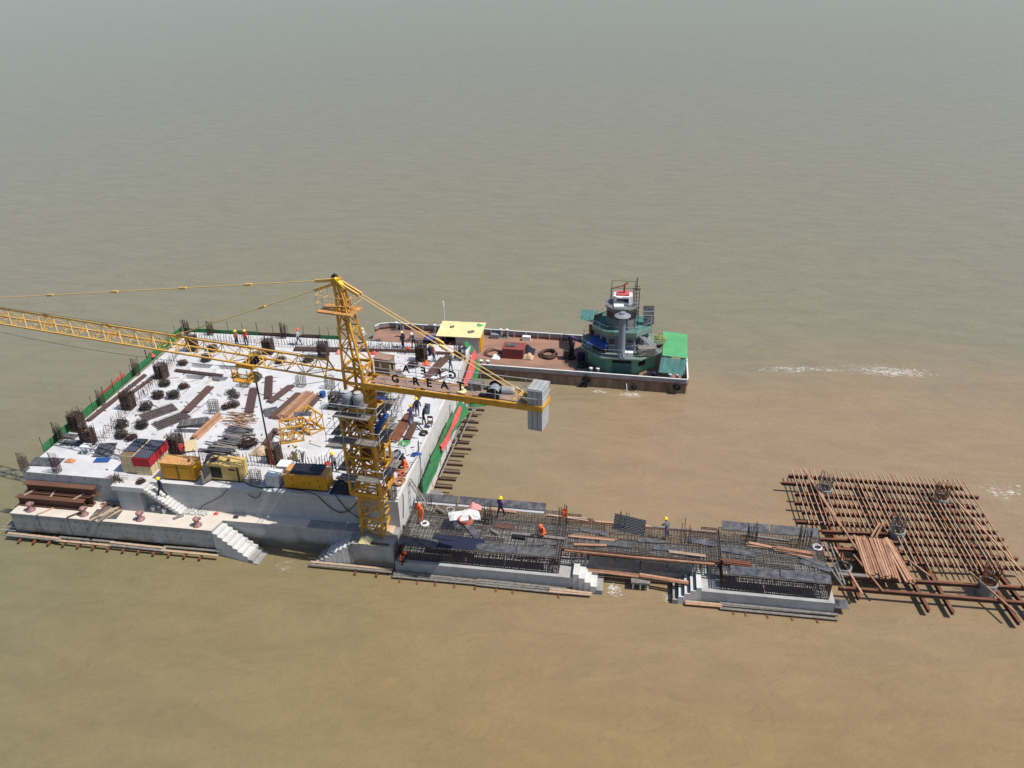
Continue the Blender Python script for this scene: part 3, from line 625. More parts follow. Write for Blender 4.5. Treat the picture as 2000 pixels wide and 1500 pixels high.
heaps('h_c', h_c, [(23.42, 23.19)], 'dark loose rebar lying behind the operator cab of the crane', None, 1.2)
heaps('h_b', h_b, [(10.24, 2.10)], 'little rusty heap of stirrups at the head of the deck stairs', None, .7)

# ---------------------------------------------------------------- flat bundles of bars and pipes
def bundle(p, q, width, m, label, rows=2, r=.035, batten='rebar_dark', cat='steel bundle', jitter=.06, name='bar_bundle', z0=ZD, group=None):
    p = Vector((p[0], p[1], 0)); q = Vector((q[0], q[1], 0)); d = (q - p).normalized(); nrm = Vector((-d.y, d.x, 0)); t = thing(name, label, cat, ((p + q) / 2 + Vector((0, 0, z0))), 0, group)
    Lh = (q - p).length / 2; c0 = wloc(t); n = max(3, int(width / (2.1 * r)))
    for f in (-.55, .55): MB().bar(c0 + d * Lh * f - nrm * (width / 2 + .3), c0 + d * Lh * f + nrm * (width / 2 + .25), .08, .1).build('batten', batten, t)
    mb = MB()
    for k in range(rows):
        for i in range(n - k):
            o = (i - (n - 1 - k) / 2) * 2.1 * r; j = rnd(-jitter, jitter) * 2; z = .05 + r + k * 1.75 * r
            mb.tube(c0 + d * (-Lh + j) + nrm * o + Vector((0, 0, z)), c0 + d * (Lh + j) + nrm * (o + rnd(-.02, .02)) + Vector((0, 0, z + rnd(0, .01))), r, 5)
    mb.build('bars', m, t, 'stuff'); return t
bundle((8.16, 17.10), (8.23, 12.49), .85, 'mauve_steel', 'long brown bundle of pipes slanting across the open white deck')
bundle((12.34, 17.31), (13.85, 13.01), .85, 'mauve_steel', 'brown pipe bundle lying straight beside the hanging hook line')
bundle((12.78, 19.69), (14.47, 15.64), .75, 'mauve_steel', 'brown pipe bundle with splayed ends beyond the hanging hook line')
bundle((15.59, 18.20), (14.89, 15.04), .8, 'mauve_steel', 'brown bundle of pipes with a loop of wire lying on it')
bundle((16.96, 16.90), (16.27, 12.43), .95, 'mauve_steel', 'dark brown pipe bundle alongside the bright orange timber')
bundle((18.90, 16.65), (18.69, 13.78), .55, 'mauve_steel', 'short dark pipe bundle on the crane side of the orange timber')
bundle((1.79, 18.27), (1.34, 13.75), .5, 'mauve_steel', 'long dark steel bundle lying among bars near the green net')
bundle((0.78, 18.47), (0.53, 9.96), .45, 'mauve_steel', 'very long dark steel bundle along the platform edge by the green net', rows=3)
bundle((3.23, 19.82), (8.30, 19.26), .5, 'mauve_steel', 'dark steel bundle laid across the white deck pits', z0=ZD + .02)
bundle((12.91, 25.70), (17.38, 25.98), .85, 'mauve_steel', 'wide dark steel bundle between bar rows on the barge side', rows=3)
bundle((19.64, 26.25), (25.45, 26.57), .5, 'mauve_steel', 'long narrow dark steel bundle behind the crane tower head', rows=3)
bundle((26.73, 26.49), (30.13, 26.54), .45, 'mauve_steel', 'dark steel bundle at the deck corner nearest the barge hut')
bundle((28.62, 25.91), (27.58, 21.15), .8, 'rust_dark', 'rusty bundle of channels slanting beneath the crane letters')
bundle((28.00, 25.50), (27.56, 22.40), .35, 'rust_dark', 'narrow rusty bundle beside the slanting channels beneath the letters')
bundle((27.95, 19.00), (27.86, 15.45), .42, 'mauve_steel', 'narrow brown strip bundle behind the three workers')
bundle((27.88, 14.39), (27.70, 10.08), 1.0, 'rust', 'orange rusty bundle of rods by the crouching worker', rows=3)
bundle((28.68, 12.79), (28.74, 10.37), .7, 'rust_dark', 'brown steel bundle beside the orange rods and green hose', rows=4)
bundle((17.37, 10.54), (17.43, 8.16), .6, 'mauve_steel', 'dark bundle tipped over the spilled sacks', rows=4)

# ---------------------------------------------------------------- timber: each plank an object of its own
def planks(p, q, n, w, h, rows, m, label, name='timber_stack', z0=ZD, jit=.05, yaw=.0, cat='timber', gap=.01, group=None):
    p = Vector((p[0], p[1], 0)); q = Vector((q[0], q[1], 0)); d = (q - p).normalized(); nrm = Vector((-d.y, d.x, 0)); t = thing(name, label, cat, ((p + q) / 2 + Vector((0, 0, z0))), 0, group)
    Lh = (q - p).length / 2; c0 = wloc(t)
    for k in range(rows):
        for i in range(n - (k if k else 0)):
            o = (i - (n - 1) / 2 + (k * .5)) * (w + gap) + rnd(-jit, jit) * .3; j = rnd(-jit, jit) * 3; a = rnd(-yaw, yaw); z = h / 2 + .004 + k * (h + .004) + rnd(0, .012)
            e = Vector((d.x * math.cos(a) - d.y * math.sin(a), d.x * math.sin(a) + d.y * math.cos(a), 0)); c = c0 + nrm * o + d * j + Vector((0, 0, z))
            piece('plank', m, c - e * Lh, c + e * Lh, w, h, t)
    return t
planks((11.50, 12.19), (11.19, 8.39), 6, .11, .09, 4, 'timber', 'neat orange stack of long timbers on the white deck')
planks((17.96, 16.83), (17.40, 12.40), 10, .13, .12, 3, 'timber', 'wide orange pile of timbers between dark pipe bundles', yaw=.03, gap=.03, jit=.12)
t = thing('loose_timber', 'scattered orange battens lying beside the grey slat pile', 'timber', D(13.67, 11.59))
c0 = wloc(t)
for i in range(26):
    a = rnd(-.45, .35); e = Vector((math.cos(a), math.sin(a), 0)) * rnd(.5, 1.15); c = c0 + Vector((rnd(-.75, .75), rnd(-.95, .95), .05 + i * .012)); piece('batten', 'timber' if i % 3 else 'timber_pale', c - e, c + e + Vector((0, 0, rnd(-.02, .06))), .07, .05, t)
def slats(x, y, sx, sy, n, rz, label, mats=('plywood_grey', 'timber_grey', 'plywood_dark'), nm='slat', z0=ZD, cat='timber', name='slat_pile', hh=.03):
    t = thing(name, label, cat, (x, y, z0)); c0 = wloc(t)
    for i in range(n):
        a = rz + rnd(-.16, .16); L_ = sx * rnd(.22, .5); e = Vector((math.cos(a), math.sin(a), 0)); f = Vector((-math.sin(rz), math.cos(rz), 0))
        c = c0 + e * rnd(-sx * .25, sx * .25) + f * (((i * .618) % 1 - .5) * sy) + Vector((0, 0, .03 + i * .011))
        piece(nm, mats[i % len(mats)], c - e * L_, c + e * L_ + Vector((0, 0, rnd(-.01, .04))), rnd(.1, .3), hh, t)
    return t
slats(14.46, 9.85, 2.2, 1.6, 18, R(-6), 'grey pile of plywood strips beside the hanging hook line')
slats(14.33, 7.61, 2.9, 2.3, 30, R(-8), 'jumbled heap of grey plywood strips behind the cream generator')
slats(23.31, 9.21, 1.7, 1.2, 12, R(0), 'grey plywood offcuts stacked beside the crane mast')
slats(24.63, 12.03, 2.0, 1.8, 9, R(4), 'grey boards behind the crane climbing frame')

# ---------------------------------------------------------------- plywood sheets and formwork panels
def panel(cx, cy, sx, sy, rz, m, label, z=ZD + .04, tilt=0.0, name='plywood_sheet', ribs=False, cat='plywood', studs=False, th=.03, tx=0.0):
    t = thing(name, label, cat, (cx, cy, z), rz); t.rotation_euler = (tx, tilt, rz)
    MB().box((0, 0, 0), (sx, sy, th)).build('sheet', m, t, local=True)
    if ribs:
        for i in range(4): MB().box((-sx / 2 + sx * (i + .5) / 4, 0, th / 2 + .03), (.06, sy * .98, .06)).build('rib', 'timber_grey', t, local=True)
    if studs:
        mb = MB(); nx, ny = int(sx / .11), int(sy / .11)
        for i in range(nx):
            for j in range(ny): mb.box((-sx / 2 + sx * (i + .5 + .5 * (j % 2)) / (nx + .5), -sy / 2 + sy * (j + .5) / ny, th / 2 + .012), (.062, .034, .024), .5)
        mb.build('studs', 'galv', t, 'stuff', local=True)
    return t
panel(1.03, 3.73, 2.5, 1.2, R(3), 'plywood_dark', 'black plywood sheet at the front corner of the deck')
panel(4.95, 5.73, 1.5, 1.5, R(10), 'plywood_dark', 'dark plywood sheet propped up beside the small tripod', ZD + .25, R(0), tx=R(12))
panel(5.38, 4.58, 1.2, .7, R(8), 'tarp_blue', 'blue black sheet lying in front of the propped plywood')
panel(1.30, 6.58, 1.6, .8, R(5), 'plywood_dark', 'dark mat beside the thick columns near the corner')
panel(0.47, 7.52, 1.4, .8, R(-3), 'plywood_grey', 'grey mat between the slim and thick columns near the corner')
for i in range(4): panel(9.91, 10.78 - 3 * .0, 2.6 - .1 * i, 1.15, R(6 + 5 * i), ('plywood_dark', 'plywood_grey')[i % 2], ['dark plywood panel at the foot of a stack behind the timber', 'grey plywood panel second in the stack behind the timber', 'dark plywood panel third in the stack behind the timber', 'grey ribbed plywood panel topping the stack behind the timber'][i], ZD + .03 + .065 * i, ribs=(i == 3))
panel(10.15, 9.64, 2.6, .5, R(4), 'plywood_dark', 'narrow dark plywood strip in front of the panel stack')
panel(15.74, 13.42, 1.2, 1.3, R(32), 'plywood_grey', 'grey plywood square at the end of the brown pipe bundles', ZD + .1, tx=R(5))
panel(19.76, 11.19, 1.4, .7, R(12), 'plywood_dark', 'dark panel lying on top of the yellow lattice frames', ZD + 1.45)
panel(24.02, 17.37, 1.9, 1.5, R(5), 'tarp_blue', 'blue sheet beneath the inner end of the counter jib')
panel(25.19, 18.09, 1.6, 1.3, R(-4), 'white', 'pale sheet on deck beneath the counter jib')
panel(27.88, 15.72, .55, 2.0, R(-4), 'galv', 'pale metal strip behind the brown strip bundle')
panel(22.36, 25.86, 1.9, .9, R(0), 'white', 'white sheet lying over bar rows behind the crane')
for i, (x, y) in enumerate(((5.83, 12.19), (7.70, 11.02))):
    t = thing('rebar_mat', ['flat rusty rebar grid mat behind the second mat', 'flat brown rebar grid mat next to the plywood panel stack'][i], 'rebar mat', (x, y, ZD), R(50 + 5 * i)); mb = MB(); a, b = 2.9, 1.5
    for k in range(14): mb.tube((-a / 2, -b / 2 + b * k / 13, .04), (a / 2, -b / 2 + b * k / 13, .04), .016, 4)
    for k in range(16): mb.tube((-a / 2 + a * k / 15, -b / 2, .07), (-a / 2 + a * k / 15, b / 2, .07), .016, 4)
    for k in range(14): (k % 3 == 0) and mb.tube((-a / 2, -b / 2 + b * k / 13, .2), (a / 2, -b / 2 + b * k / 13, .2), .016, 4)
    mb.build('bars', 'rebar', t, 'stuff', local=True)
t = thing('rebar_fan', 'fan of loose rusty rods spread over the deck edge by the stairs', 'rebar', D(8.07, 2.29)); c0 = wloc(t); mb = MB()
for i in range(26): a = rnd(-.2, 1.1); c = c0 + Vector((rnd(-.3, .3), rnd(-.25, .25), .04 + i * .008)); e = Vector((math.cos(a), -math.sin(a) * .8, rnd(-.06, .06))) * rnd(.5, .9); mb.tube(c - e, c + e, .016, 4)
mb.build('rods', 'rust_dark', t, 'stuff')

# ---------------------------------------------------------------- yellow mast sections lying on the deck
def lattice_box(label, p, rz, L_, w, tilt=0.0, z=ZD):
    t = thing('crane_section', label, 'crane section', (*p, z), rz); t.rotation_euler = (tilt, 0, rz); n = 2
    for x, y in Q4: MB().bar((-L_ / 2, x * w / 2, w / 2 + y * w / 2 + .08), (L_ / 2, x * w / 2, w / 2 + y * w / 2 + .08), .12).build('leg', 'crane_yellow', t, local=True)
    mb = MB()
    for k in range(n + 1):
        X = -L_ / 2 + .06 + (L_ - .12) * k / n
        for a in range(4):
            (ax, ay), (bx, by) = Q4[a], Q4[(a + 1) % 4]; A_ = (X, ax * w / 2, w / 2 + ay * w / 2 + .08); B_ = (X, bx * w / 2, w / 2 + by * w / 2 + .08); mb.bar(A_, B_, .07)
            if k < n:
                B2 = (X + (L_ - .12) / n, bx * w / 2, w / 2 + by * w / 2 + .08); mb.bar(A_, B2, .065)
    mb.build('braces', 'crane_yellow', t, 'stuff', local=True)
lattice_box('yellow crane mast section lying beside the sling and sacks', (19.27, 9.65), R(24), 1.9, 1.35)
lattice_box('yellow crane mast section lying with a dark panel on top', (20.07, 11.46), R(-38), 2.4, 1.3)

# ---------------------------------------------------------------- generators, crates, cages by the front edge
def gen_box(t, x0, x1, y0, y1, z0, z1, m, top):
    b = .09
    mb = MB().prism([(x0, y0), (x1, y0), (x1, y1), (x0, y1)], z0 + .15, z1); ho = mb.build('housing', m, t)
    MB().box(((x0 + x1) / 2, (y0 + y1) / 2, z0 + .075), (x1 - x0 - .1, y1 - y0 - .1, .15)).build('skid', 'black', t)
    MB().box(((x0 + x1) / 2, (y0 + y1) / 2, z1 + .025), (x1 - x0 + b, y1 - y0 + b, .05)).build('lid', top, t); return ho
g = thing('generator', 'closed orange generator box between the red crate and cream generator', 'generator', (13.05, 3.3, ZD))
ho = gen_box(g, 11.72, 14.42, 2.72, 3.85, ZD, 6.0, 'gen_orange', 'gen_top')
for x in (12.45, 13.7): MB().box((x, 2.71, 5.2), (.95, .03, .95)).build('door', 'gen_orange', ho)
MB().box((13.07, 2.72, 5.3), (.06, .06, 1.2)).build('seam', 'rust_dark', ho)
mb = MB()
for i in range(7): mb.path([(12.3 + i * .28 + rnd(-.1, .1), 3.6 - i * .02, 6.08), (12.5 + i * .25, 3.2, 6.08), (12.6 + i * .3, 2.85, 6.08)], .02, 4)
mb.build('strap', 'rope', g, 'stuff')
MB().lathe((13.9, 3.2, 6.05), [(.12, 0), (.12, .12), (.06, .2)], 10).build('exhaust_cap', 'rust_dark', g)
g = thing('generator', 'cream yellow generator with its front door swung open', 'generator', (16.6, 3.7, ZD))
ho = gen_box(g, 15.25, 17.9, 3.1, 4.35, ZD, 5.9, 'gen_cream', 'gen_cream')
MB().box((16.0, 3.09, 5.28), (.85, .03, .95)).build('doorway', 'black', ho)
MB().box((15.98, 3.07, 5.2), (.5, .03, .4)).build('engine_part', 'rebar_dark', ho)
piece('door', 'timber_grey', (15.55, 3.06, 5.25), (15.18, 2.35, 5.25), .05, 1.1, g)
MB().box((17.3, 3.085, 5.62), (.5, .02, .12)).build('badge', 'navy', ho)
MB().box((17.76, 3.08, 5.25), (.1, .05, 1.2)).build('vent', 'black', ho)
MB().lathe((16.8, 3.8, 5.95), [(.11, 0), (.11, .1), (.05, .16)], 10).build('exhaust_cap', 'rust_dark', g)
MB().box((15.6, 3.75, 5.97), (.5, .7, .03)).build('grille', 'rust_dark', g)
g = thing('generator', 'orange generator with a dark sheet over its lid near the crane', 'generator', (23.2, 3.3, ZD))
ho = gen_box(g, 21.55, 24.85, 2.76, 4.05, ZD, 5.8, 'gen_orange', 'gen_top')
for x, z in ((22.2, 5.5), (22.2, 4.9), (23.1, 5.2), (23.5, 5.2), (24.2, 5.5), (24.3, 4.95)): MB().lathe((x, 2.77, z), [(.05, 0), (.05, .04)], 8, 'Y').build('latch', 'black', ho)
s = tag(MB().sheet((22.0, 2.85, 5.9), (2.4, .1, 0), (0, 1.35, 0), 10, 6, lambda a, b: rnd(0, .05), .02).build('tarpaulin', 'tarp_black', loc=(23, 3.4, 5.88)), 'dark tarpaulin folded over the lid of the orange generator', 'tarpaulin')
def crate(label, x0, x1, y0, y1, z0, z1):
    t = thing('crate', label, 'crate', ((x0 + x1) / 2, (y0 + y1) / 2, z0))
    MB().box(((x0 + x1) / 2, (y0 + y1) / 2, (z0 + z1) / 2), (x1 - x0, y1 - y0, z1 - z0)).build('body', 'crate_gap', t)
    n = max(2, int((z1 - z0) / .16))
    for i in range(n):
        z = z0 + (z1 - z0) * (i + .5) / n; h = (z1 - z0) / n - .025
        for sx in (0, 1):
            xa = x0 + (x1 - x0) * sx / 2 + .015; xb = x0 + (x1 - x0) * (sx + 1) / 2 - .015; MB().box(((xa + xb) / 2, y0 - .012, z), (xb - xa, .03, h)).build('board', 'crate', t)
        for sy in range(4):
            ya = y0 + (y1 - y0) * sy / 4 + .015; yb = y0 + (y1 - y0) * (sy + 1) / 4 - .015; MB().box((x1 + .012, (ya + yb) / 2, z), (.03, yb - ya, h)).build('board', 'crate', t)
    return t
crate('pale crate stacked on another crate, its front board face uncovered', 8.12, 9.2, 3.2, 5.5, ZD + .82, 6.1)
crate('pale slatted crate at the bottom of the uncovered stack', 8.05, 9.2, 3.25, 5.4, ZD + .02, ZD + .8)
crate('pale slatted crate carrying the red covered crate', 9.3, 10.55, 3.1, 5.6, ZD + .02, ZD + .8)
rc = thing('covered_crate', 'crate under a bright red tarpaulin with dark latticed lid', 'crate', (9.9, 4.4, ZD + .82))
mb = MB(); nu = 24
ringp = [(9.22, 3.05), (10.62, 3.05), (10.62, 5.75), (9.22, 5.75)]
for k in range(4):
    a, b = ringp[k], ringp[(k + 1) % 4]; mb.sheet((*a, ZD + .8), (b[0] - a[0], b[1] - a[1], 0), (0, 0, .72), 14, 3, lambda u, v: .025 * math.sin(u * 40) * (1 - v))
mb.prism(ringp, ZD + 1.46, ZD + 1.5); mb.build('red_tarpaulin', 'tarp_red', rc)
def lattice_lid(x0, x1, y0, y1, z, par):
    MB().box(((x0 + x1) / 2, (y0 + y1) / 2, z), (x1 - x0, y1 - y0, .04)).build('lid', 'navy', par); mb = MB(); nx, ny = int((x1 - x0) / .13), int((y1 - y0) / .13)
    for i in range(nx):
        for j in range(ny): mb.box((x0 + (i + .5 + (j % 2) * .4) * (x1 - x0) / (nx + .4), y0 + (j + .5) * (y1 - y0) / ny, z + .025), (.06, .045, .015), .4)
    mb.build('lid_studs', 'steel', par, 'stuff')
lattice_lid(9.25, 10.58, 3.15, 5.72, ZD + 1.53, rc)
ll = thing('latticed_sheet', 'dark latticed sheet on the uncovered crate stack', 'formwork', (8.65, 4.6, 6.12)); lattice_lid(8.14, 9.15, 3.75, 5.6, 6.13, ll)
def wire_tank(label, x, y, s_, h):
    t = thing('caged_tank', label, 'tank', (x, y, ZD)); MB().box((x, y, ZD + h / 2 + .08), (s_ - .08, s_ - .08, h - .1)).build('tank', 'white', t); mb = MB()
    for i in range(6):
        f = -s_ / 2 + s_ * i / 5
        for a, b in ((f, -s_ / 2), (f, s_ / 2), (-s_ / 2, f), (s_ / 2, f)): mb.tube((x + a, y + b, ZD + .05), (x + a, y + b, ZD + h), .018, 4)
    for k in range(5):
        z = ZD + .1 + (h - .12) * k / 4; mb.path([(x - s_ / 2, y - s_ / 2, z), (x + s_ / 2, y - s_ / 2, z), (x + s_ / 2, y + s_ / 2, z), (x - s_ / 2, y + s_ / 2, z)], .018, 4, True)
    mb.build('wire_cage', 'steel', t, 'stuff'); MB().box((x, y, ZD + .03), (s_ + .05, s_ + .05, .06)).build('pallet', 'timber_grey', t)
wire_tank('white caged water tank standing against the orange generator', 20.55, 3.3, 1.1, 1.0)
wire_tank('white caged water tank behind the one by the orange generator', 20.75, 4.75, 1.0, .9)
t = tag(MB().sheet((14.3, 4.35, ZD + .5), (1.7, .1, .05), (-.3, 1.1, .2), 12, 8, lambda a, b: rnd(0, .08), .02).build('tarpaulin', 'tarp_black', loc=(15, 5, ZD + .5)), 'black tarpaulin slumped behind the orange and cream generators', 'tarpaulin')
def blob_sheet(label, x, y, z, sx, sy, h, m, name='tarpaulin', cat='tarpaulin', rz=0.0, pw=2.0):
    mb = MB(); n = 14
    ph = [rnd(0, 6) for _ in range(4)]
    f = lambda a, b: h * max(0, (1 - abs(2 * a - 1) ** pw * .95) * (1 - abs(2 * b - 1) ** pw * .95)) * (.75 + .18 * math.sin(a * 9 + ph[0]) + .15 * math.sin(b * 8 + ph[1])) + rnd(0, h * .1)
    mb.sheet((-sx / 2, -sy / 2, .02), (sx, 0, 0), (0, sy, 0), n, n, f, .02); o = mb.build(name, m); o.location = (x, y, z); o.rotation_euler = (0, 0, rz); return tag(o, label, cat)
blob_sheet('black tarpaulin heap between the orange generator and crane mast', 26.0, 3.25, ZD, 1.9, 1.4, 1.0, 'tarp_black')
slats(25.9, 4.2, 1.9, .9, 9, 0, 'stack of dark boards behind the black tarpaulin heap', hh=.07)
blob_sheet('heap of pale spilled sacks beside the thick rebar column', 17.66, 7.27, ZD, 1.7, 1.2, .6, 'rope', 'sack_heap', 'sacks')
blob_sheet('orange sack near the barge side rebar column', 26.84, 24.03, ZD, .7, .6, .45, 'orange', 'sack', 'sack')
blob_sheet('white sacks and scraps beneath the counter jib letters', 26.30, 19.59, ZD, 2.4, 1.4, .35, 'white', 'scrap_heap', 'scrap')
blob_sheet('yellow brown bag beside the bending worker behind the caged tanks', 20.60, 6.75, ZD, .7, .6, .9, 'crate', 'bag', 'bag')
t = panel(11.84, 6.83, .95, .9, R(20), 'crate', 'pale board leaning up behind the orange generator', ZD + .5, name='board', tx=R(48))
# white little table and odds and ends near the corner
t = thing('white_stool', 'white metal stool frame standing on the deck near the corner', 'stool', D(3.58, 5.40)); c0 = wloc(t)
for x, y in Q4: MB().bar(c0 + Vector((x * .3, y * .25, 0)), c0 + Vector((x * .3, y * .25, .7)), .07).build('leg', 'white', t)
MB().box(c0 + Vector((0, 0, .73)), (.75, .6, .06)).build('top', 'white', t)
blob_sheet('small orange net bundle beside the corner plywood', 2.87, 4.11, ZD, .8, .5, .25, 'hose_orange', 'net_bundle', 'net')
def coil(label, x, y, z, rad, r, m, n=4, sq=1.0, cat='hose', name='hose_coil'):
    mb = MB()
    for i in range(n): mb.ring((x + rnd(-.06, .06), y + rnd(-.06, .06), z + r + i * r * .9), rad * rnd(.75, 1.1), r, 22, 5, sq, (rnd(-.04, .04), rnd(-.04, .04)), rnd(0, 3))
    return tag(mb.build(name, m), label, cat)
coil('orange cable coil on the deck corner by the crane', 29.77, 4.57, ZD, .42, .04, 'hose_orange', 7, cat='cable', name='cable_coil')
coil('orange cable coil beside the seated orange worker', 29.41, 6.51, ZD, .5, .04, 'hose_orange', 6, cat='cable', name='cable_coil')
coil('brown cable coil behind the seated orange worker', 28.81, 7.29, ZD, .55, .035, 'hose_orange', 6, cat='cable', name='cable_coil')
coil('small red cable coil in front of the seated orange worker', 29.74, 5.65, ZD, .25, .04, 'hose_red', 5, cat='cable', name='cable_coil')
coil('bright green hose coil beside the brown steel bundle', 28.68, 9.97, ZD, .55, .045, 'green_roof', 3, .5)
coil('dark wheel and rod lying before the three workers', 29.91, 11.63, ZD, .28, .06, 'rebar_dark', 3, name='wheel', cat='wheel')
tag(MB().tube((*(28.98, 12.83), ZD + .3), (*(29.87, 11.79), ZD + .1), .06, 6).build('rod', 'rust_dark'), 'rusty rod leaning on the dark wheel', 'rod')
blob_sheet('red net heap lying on the deck behind the tower head', 21.14, 25.72, ZD, 1.0, .6, .25, 'net_red', 'net_heap', 'net')
blob_sheet('orange cloth lying on the dark bundle behind the crane', 24.23, 27.01, ZD, .7, .4, .3, 'orange', 'cloth', 'cloth')
blob_sheet('orange and white bag beside the crane tower base', 17.69, 25.43, ZD, .8, .6, .4, 'pink', 'bag', 'bag')
blob_sheet('red cloth beside the white helmeted worker near the mast', 23.56, 6.33, ZD, .7, .5, .3, 'net_red', 'cloth', 'cloth')
def drum(label, x, y, z, r, h, m, lid=None):
    t = thing('drum', label, 'drum', (x, y, z)); MB().lathe((x, y, z), [(r * .96, 0), (r, .03), (r, h * .33), (r * 1.04, h * .35), (r, h * .37), (r, h * .66), (r * 1.04, h * .68), (r, h * .7), (r, h)], 16).build('shell', m, t, smooth=False)
    MB().lathe((x, y, z + h), [(r * .9, -.02), (r * .9, .01)], 16).build('lid', lid or m, t)
drum('blue plastic drum on the deck corner behind the cable coils', 28.71, 7.94, ZD, .28, .6, 'tarp_blue', 'black')
drum('small blue drum near the orange timber pile', 19.22, 16.69, ZD, .28, .5, 'tarp_blue')
blob_sheet('blue tool bag on the deck edge beside the seated worker', 30.06, 8.48, ZD, .8, .6, .35, 'tarp_blue', 'tool_bag', 'bag')
blob_sheet('black bin bags behind the blue worker at the mast', 28.14, 7.06, ZD, .8, 1.0, 1.0, 'tarp_black', 'bag_heap', 'bags')
t = thing('steel_chair', 'brown metal chair standing by the dark clothed worker', 'chair', D(30.09, 12.80)); c0 = wloc(t)
for x, y in Q4: MB().bar(c0 + Vector((x * .2, y * .2, 0)), c0 + Vector((x * .2, y * .2, .45 if y < 0 else .95)), .05).build('leg', 'rust_dark', t)
MB().box(c0 + Vector((0, 0, .46)), (.46, .46, .05)).build('seat', 'rust_dark', t); MB().box(c0 + Vector((0, .2, .85)), (.46, .04, .2)).build('backrest', 'rust_dark', t)
panel(29.59, 14.09, .5, .9, R(-10), 'house_grey', 'blue grey panel held upright by the dark clothed worker', ZD + 1.0, name='held_panel', tx=R(72))

# ---------------------------------------------------------------- edge nets and posts
def net(label, p, q, h, m, n=10, sag=.08, z=ZD - .15, posts=True, name='edge_net', tilt=0.0, group=None):
    p = Vector((*p, z)); q = Vector((*q, z)); t = thing(name, label, 'net', (p + q) / 2, 0, group); d = q - p
    nrm = Vector((d.y, -d.x, 0)).normalized()
    MB().sheet(p, d, Vector((0, 0, h)) + nrm * tilt, n * 3, 2, lambda a, b: sag * math.sin(a * n * 3) * rnd(.3, 1) * (b + .2), .012).build('mesh', m, t)
    if posts:
        for i in range(n + 1): c = p + d * (i / n); MB().tube(c, c + Vector((rnd(-.1, .1), rnd(-.05, .05), 1.5)), .025, 5).build('post', 'rebar_dark', t)
    return t
net('green safety net along the deck edge from the front corner columns', (-0.24, 5.22), (-0.35, 13.72), .75, 'net_green', 5)
net('green safety net along the deck edge beside the long dark steel', (-0.35, 13.72), (-0.51, 21.21), .75, 'net_green', 5)
net('green safety net along the deck edge under the crane jib', (-0.51, 21.21), (-0.83, 28.55), .85, 'net_green', 5)
net('red strip of netting over the green net beside the long steel', (-0.65, 13.90), (-0.78, 17.78), .35, 'net_red', 2, z=ZD + .3, posts=False)
blob_sheet('red cloth hanging on the green net by the jib', -0.68, 22.16, ZD + .2, .8, .5, .5, 'net_red', 'cloth', 'cloth')
net('green safety net along the barge side edge by the two red workers', (-0.61, 28.57), (7.63, 28.61), .55, 'net_green', 5)
net('dark strip of netting along the barge side edge', (7.63, 28.61), (14.37, 28.62), .5, 'mauve_steel', 4)
net('short green net on the barge side edge beside the tower head', (14.37, 28.62), (16.47, 28.49), .55, 'net_green', 2)
# nets hung outside the right wall
def hung(label, pts, m, name='hung_net', th=.4):
    """net hanging off the side wall: list of (y, z_top, z_bottom, out_top, out_bottom)"""
    mb = MB(); vs = []
    for y, zt_, zb_, ot, ob in pts:
        for k in range(5): f = k / 4; vs.append((X1 + ot + (ob - ot) * f + rnd(-.06, .06), y + rnd(-.1, .1), zt_ + (zb_ - zt_) * f))
    n = len(pts); fs = [(i * 5 + k, i * 5 + k + 1, (i + 1) * 5 + k + 1, (i + 1) * 5 + k) for i in range(n - 1) for k in range(4)]
    mb.add(vs, fs); o = mb.build(name, m, loc=(X1 + .5, pts[0][0], 3)); md = o.modifiers.new('thick', 'SOLIDIFY'); md.thickness = .015; return tag(o, label, 'net')
hung('long green net hanging outside the sunlit side wall', [(7.0, 3.1, 1.6, .4, .5), (8.6, 3.2, 1.9, .5, .7), (10, 3.3, 2.0, .5, .8), (11.5, 3.4, 2.2, .55, .8), (13, 3.4, 2.3, .6, .9), (15.5, 3.5, 2.4, .6, 1.0), (17.5, 3.5, 2.4, .7, 1.2), (19.5, 3.6, 2.2, .8, 1.6)], 'net_green')
hung('red net strip hung over the long green net', [(12.0, 3.25, 2.75, .75, .9), (13.5, 3.2, 2.6, .8, 1.0), (15, 3.15, 2.75, .85, 1.0), (17, 3.3, 2.7, .9, 1.1), (18.6, 3.4, 3.0, .9, 1.1)], 'net_red')
hung('red net streaming down the side wall toward the barge', [(22.0, 3.9, 3.2, .6, 1.0), (24, 4.0, 3.2, .5, .9), (26, 4.2, 3.5, .5, .8), (28, 4.4, 3.7, .4, .7)], 'net_red')
hung('green net under the red one near the barge', [(22.0, 3.3, 2.2, .8, 1.3), (24.5, 3.4, 2.4, .8, 1.2), (27.5, 3.8, 2.6, .7, 1.1)], 'net_green')
hung('green net at the platform corner facing the barge hut', [(27.7, 5.1, 4.2, -.6, .1), (28.55, 5.1, 4.2, -.4, .4)], 'net_green')

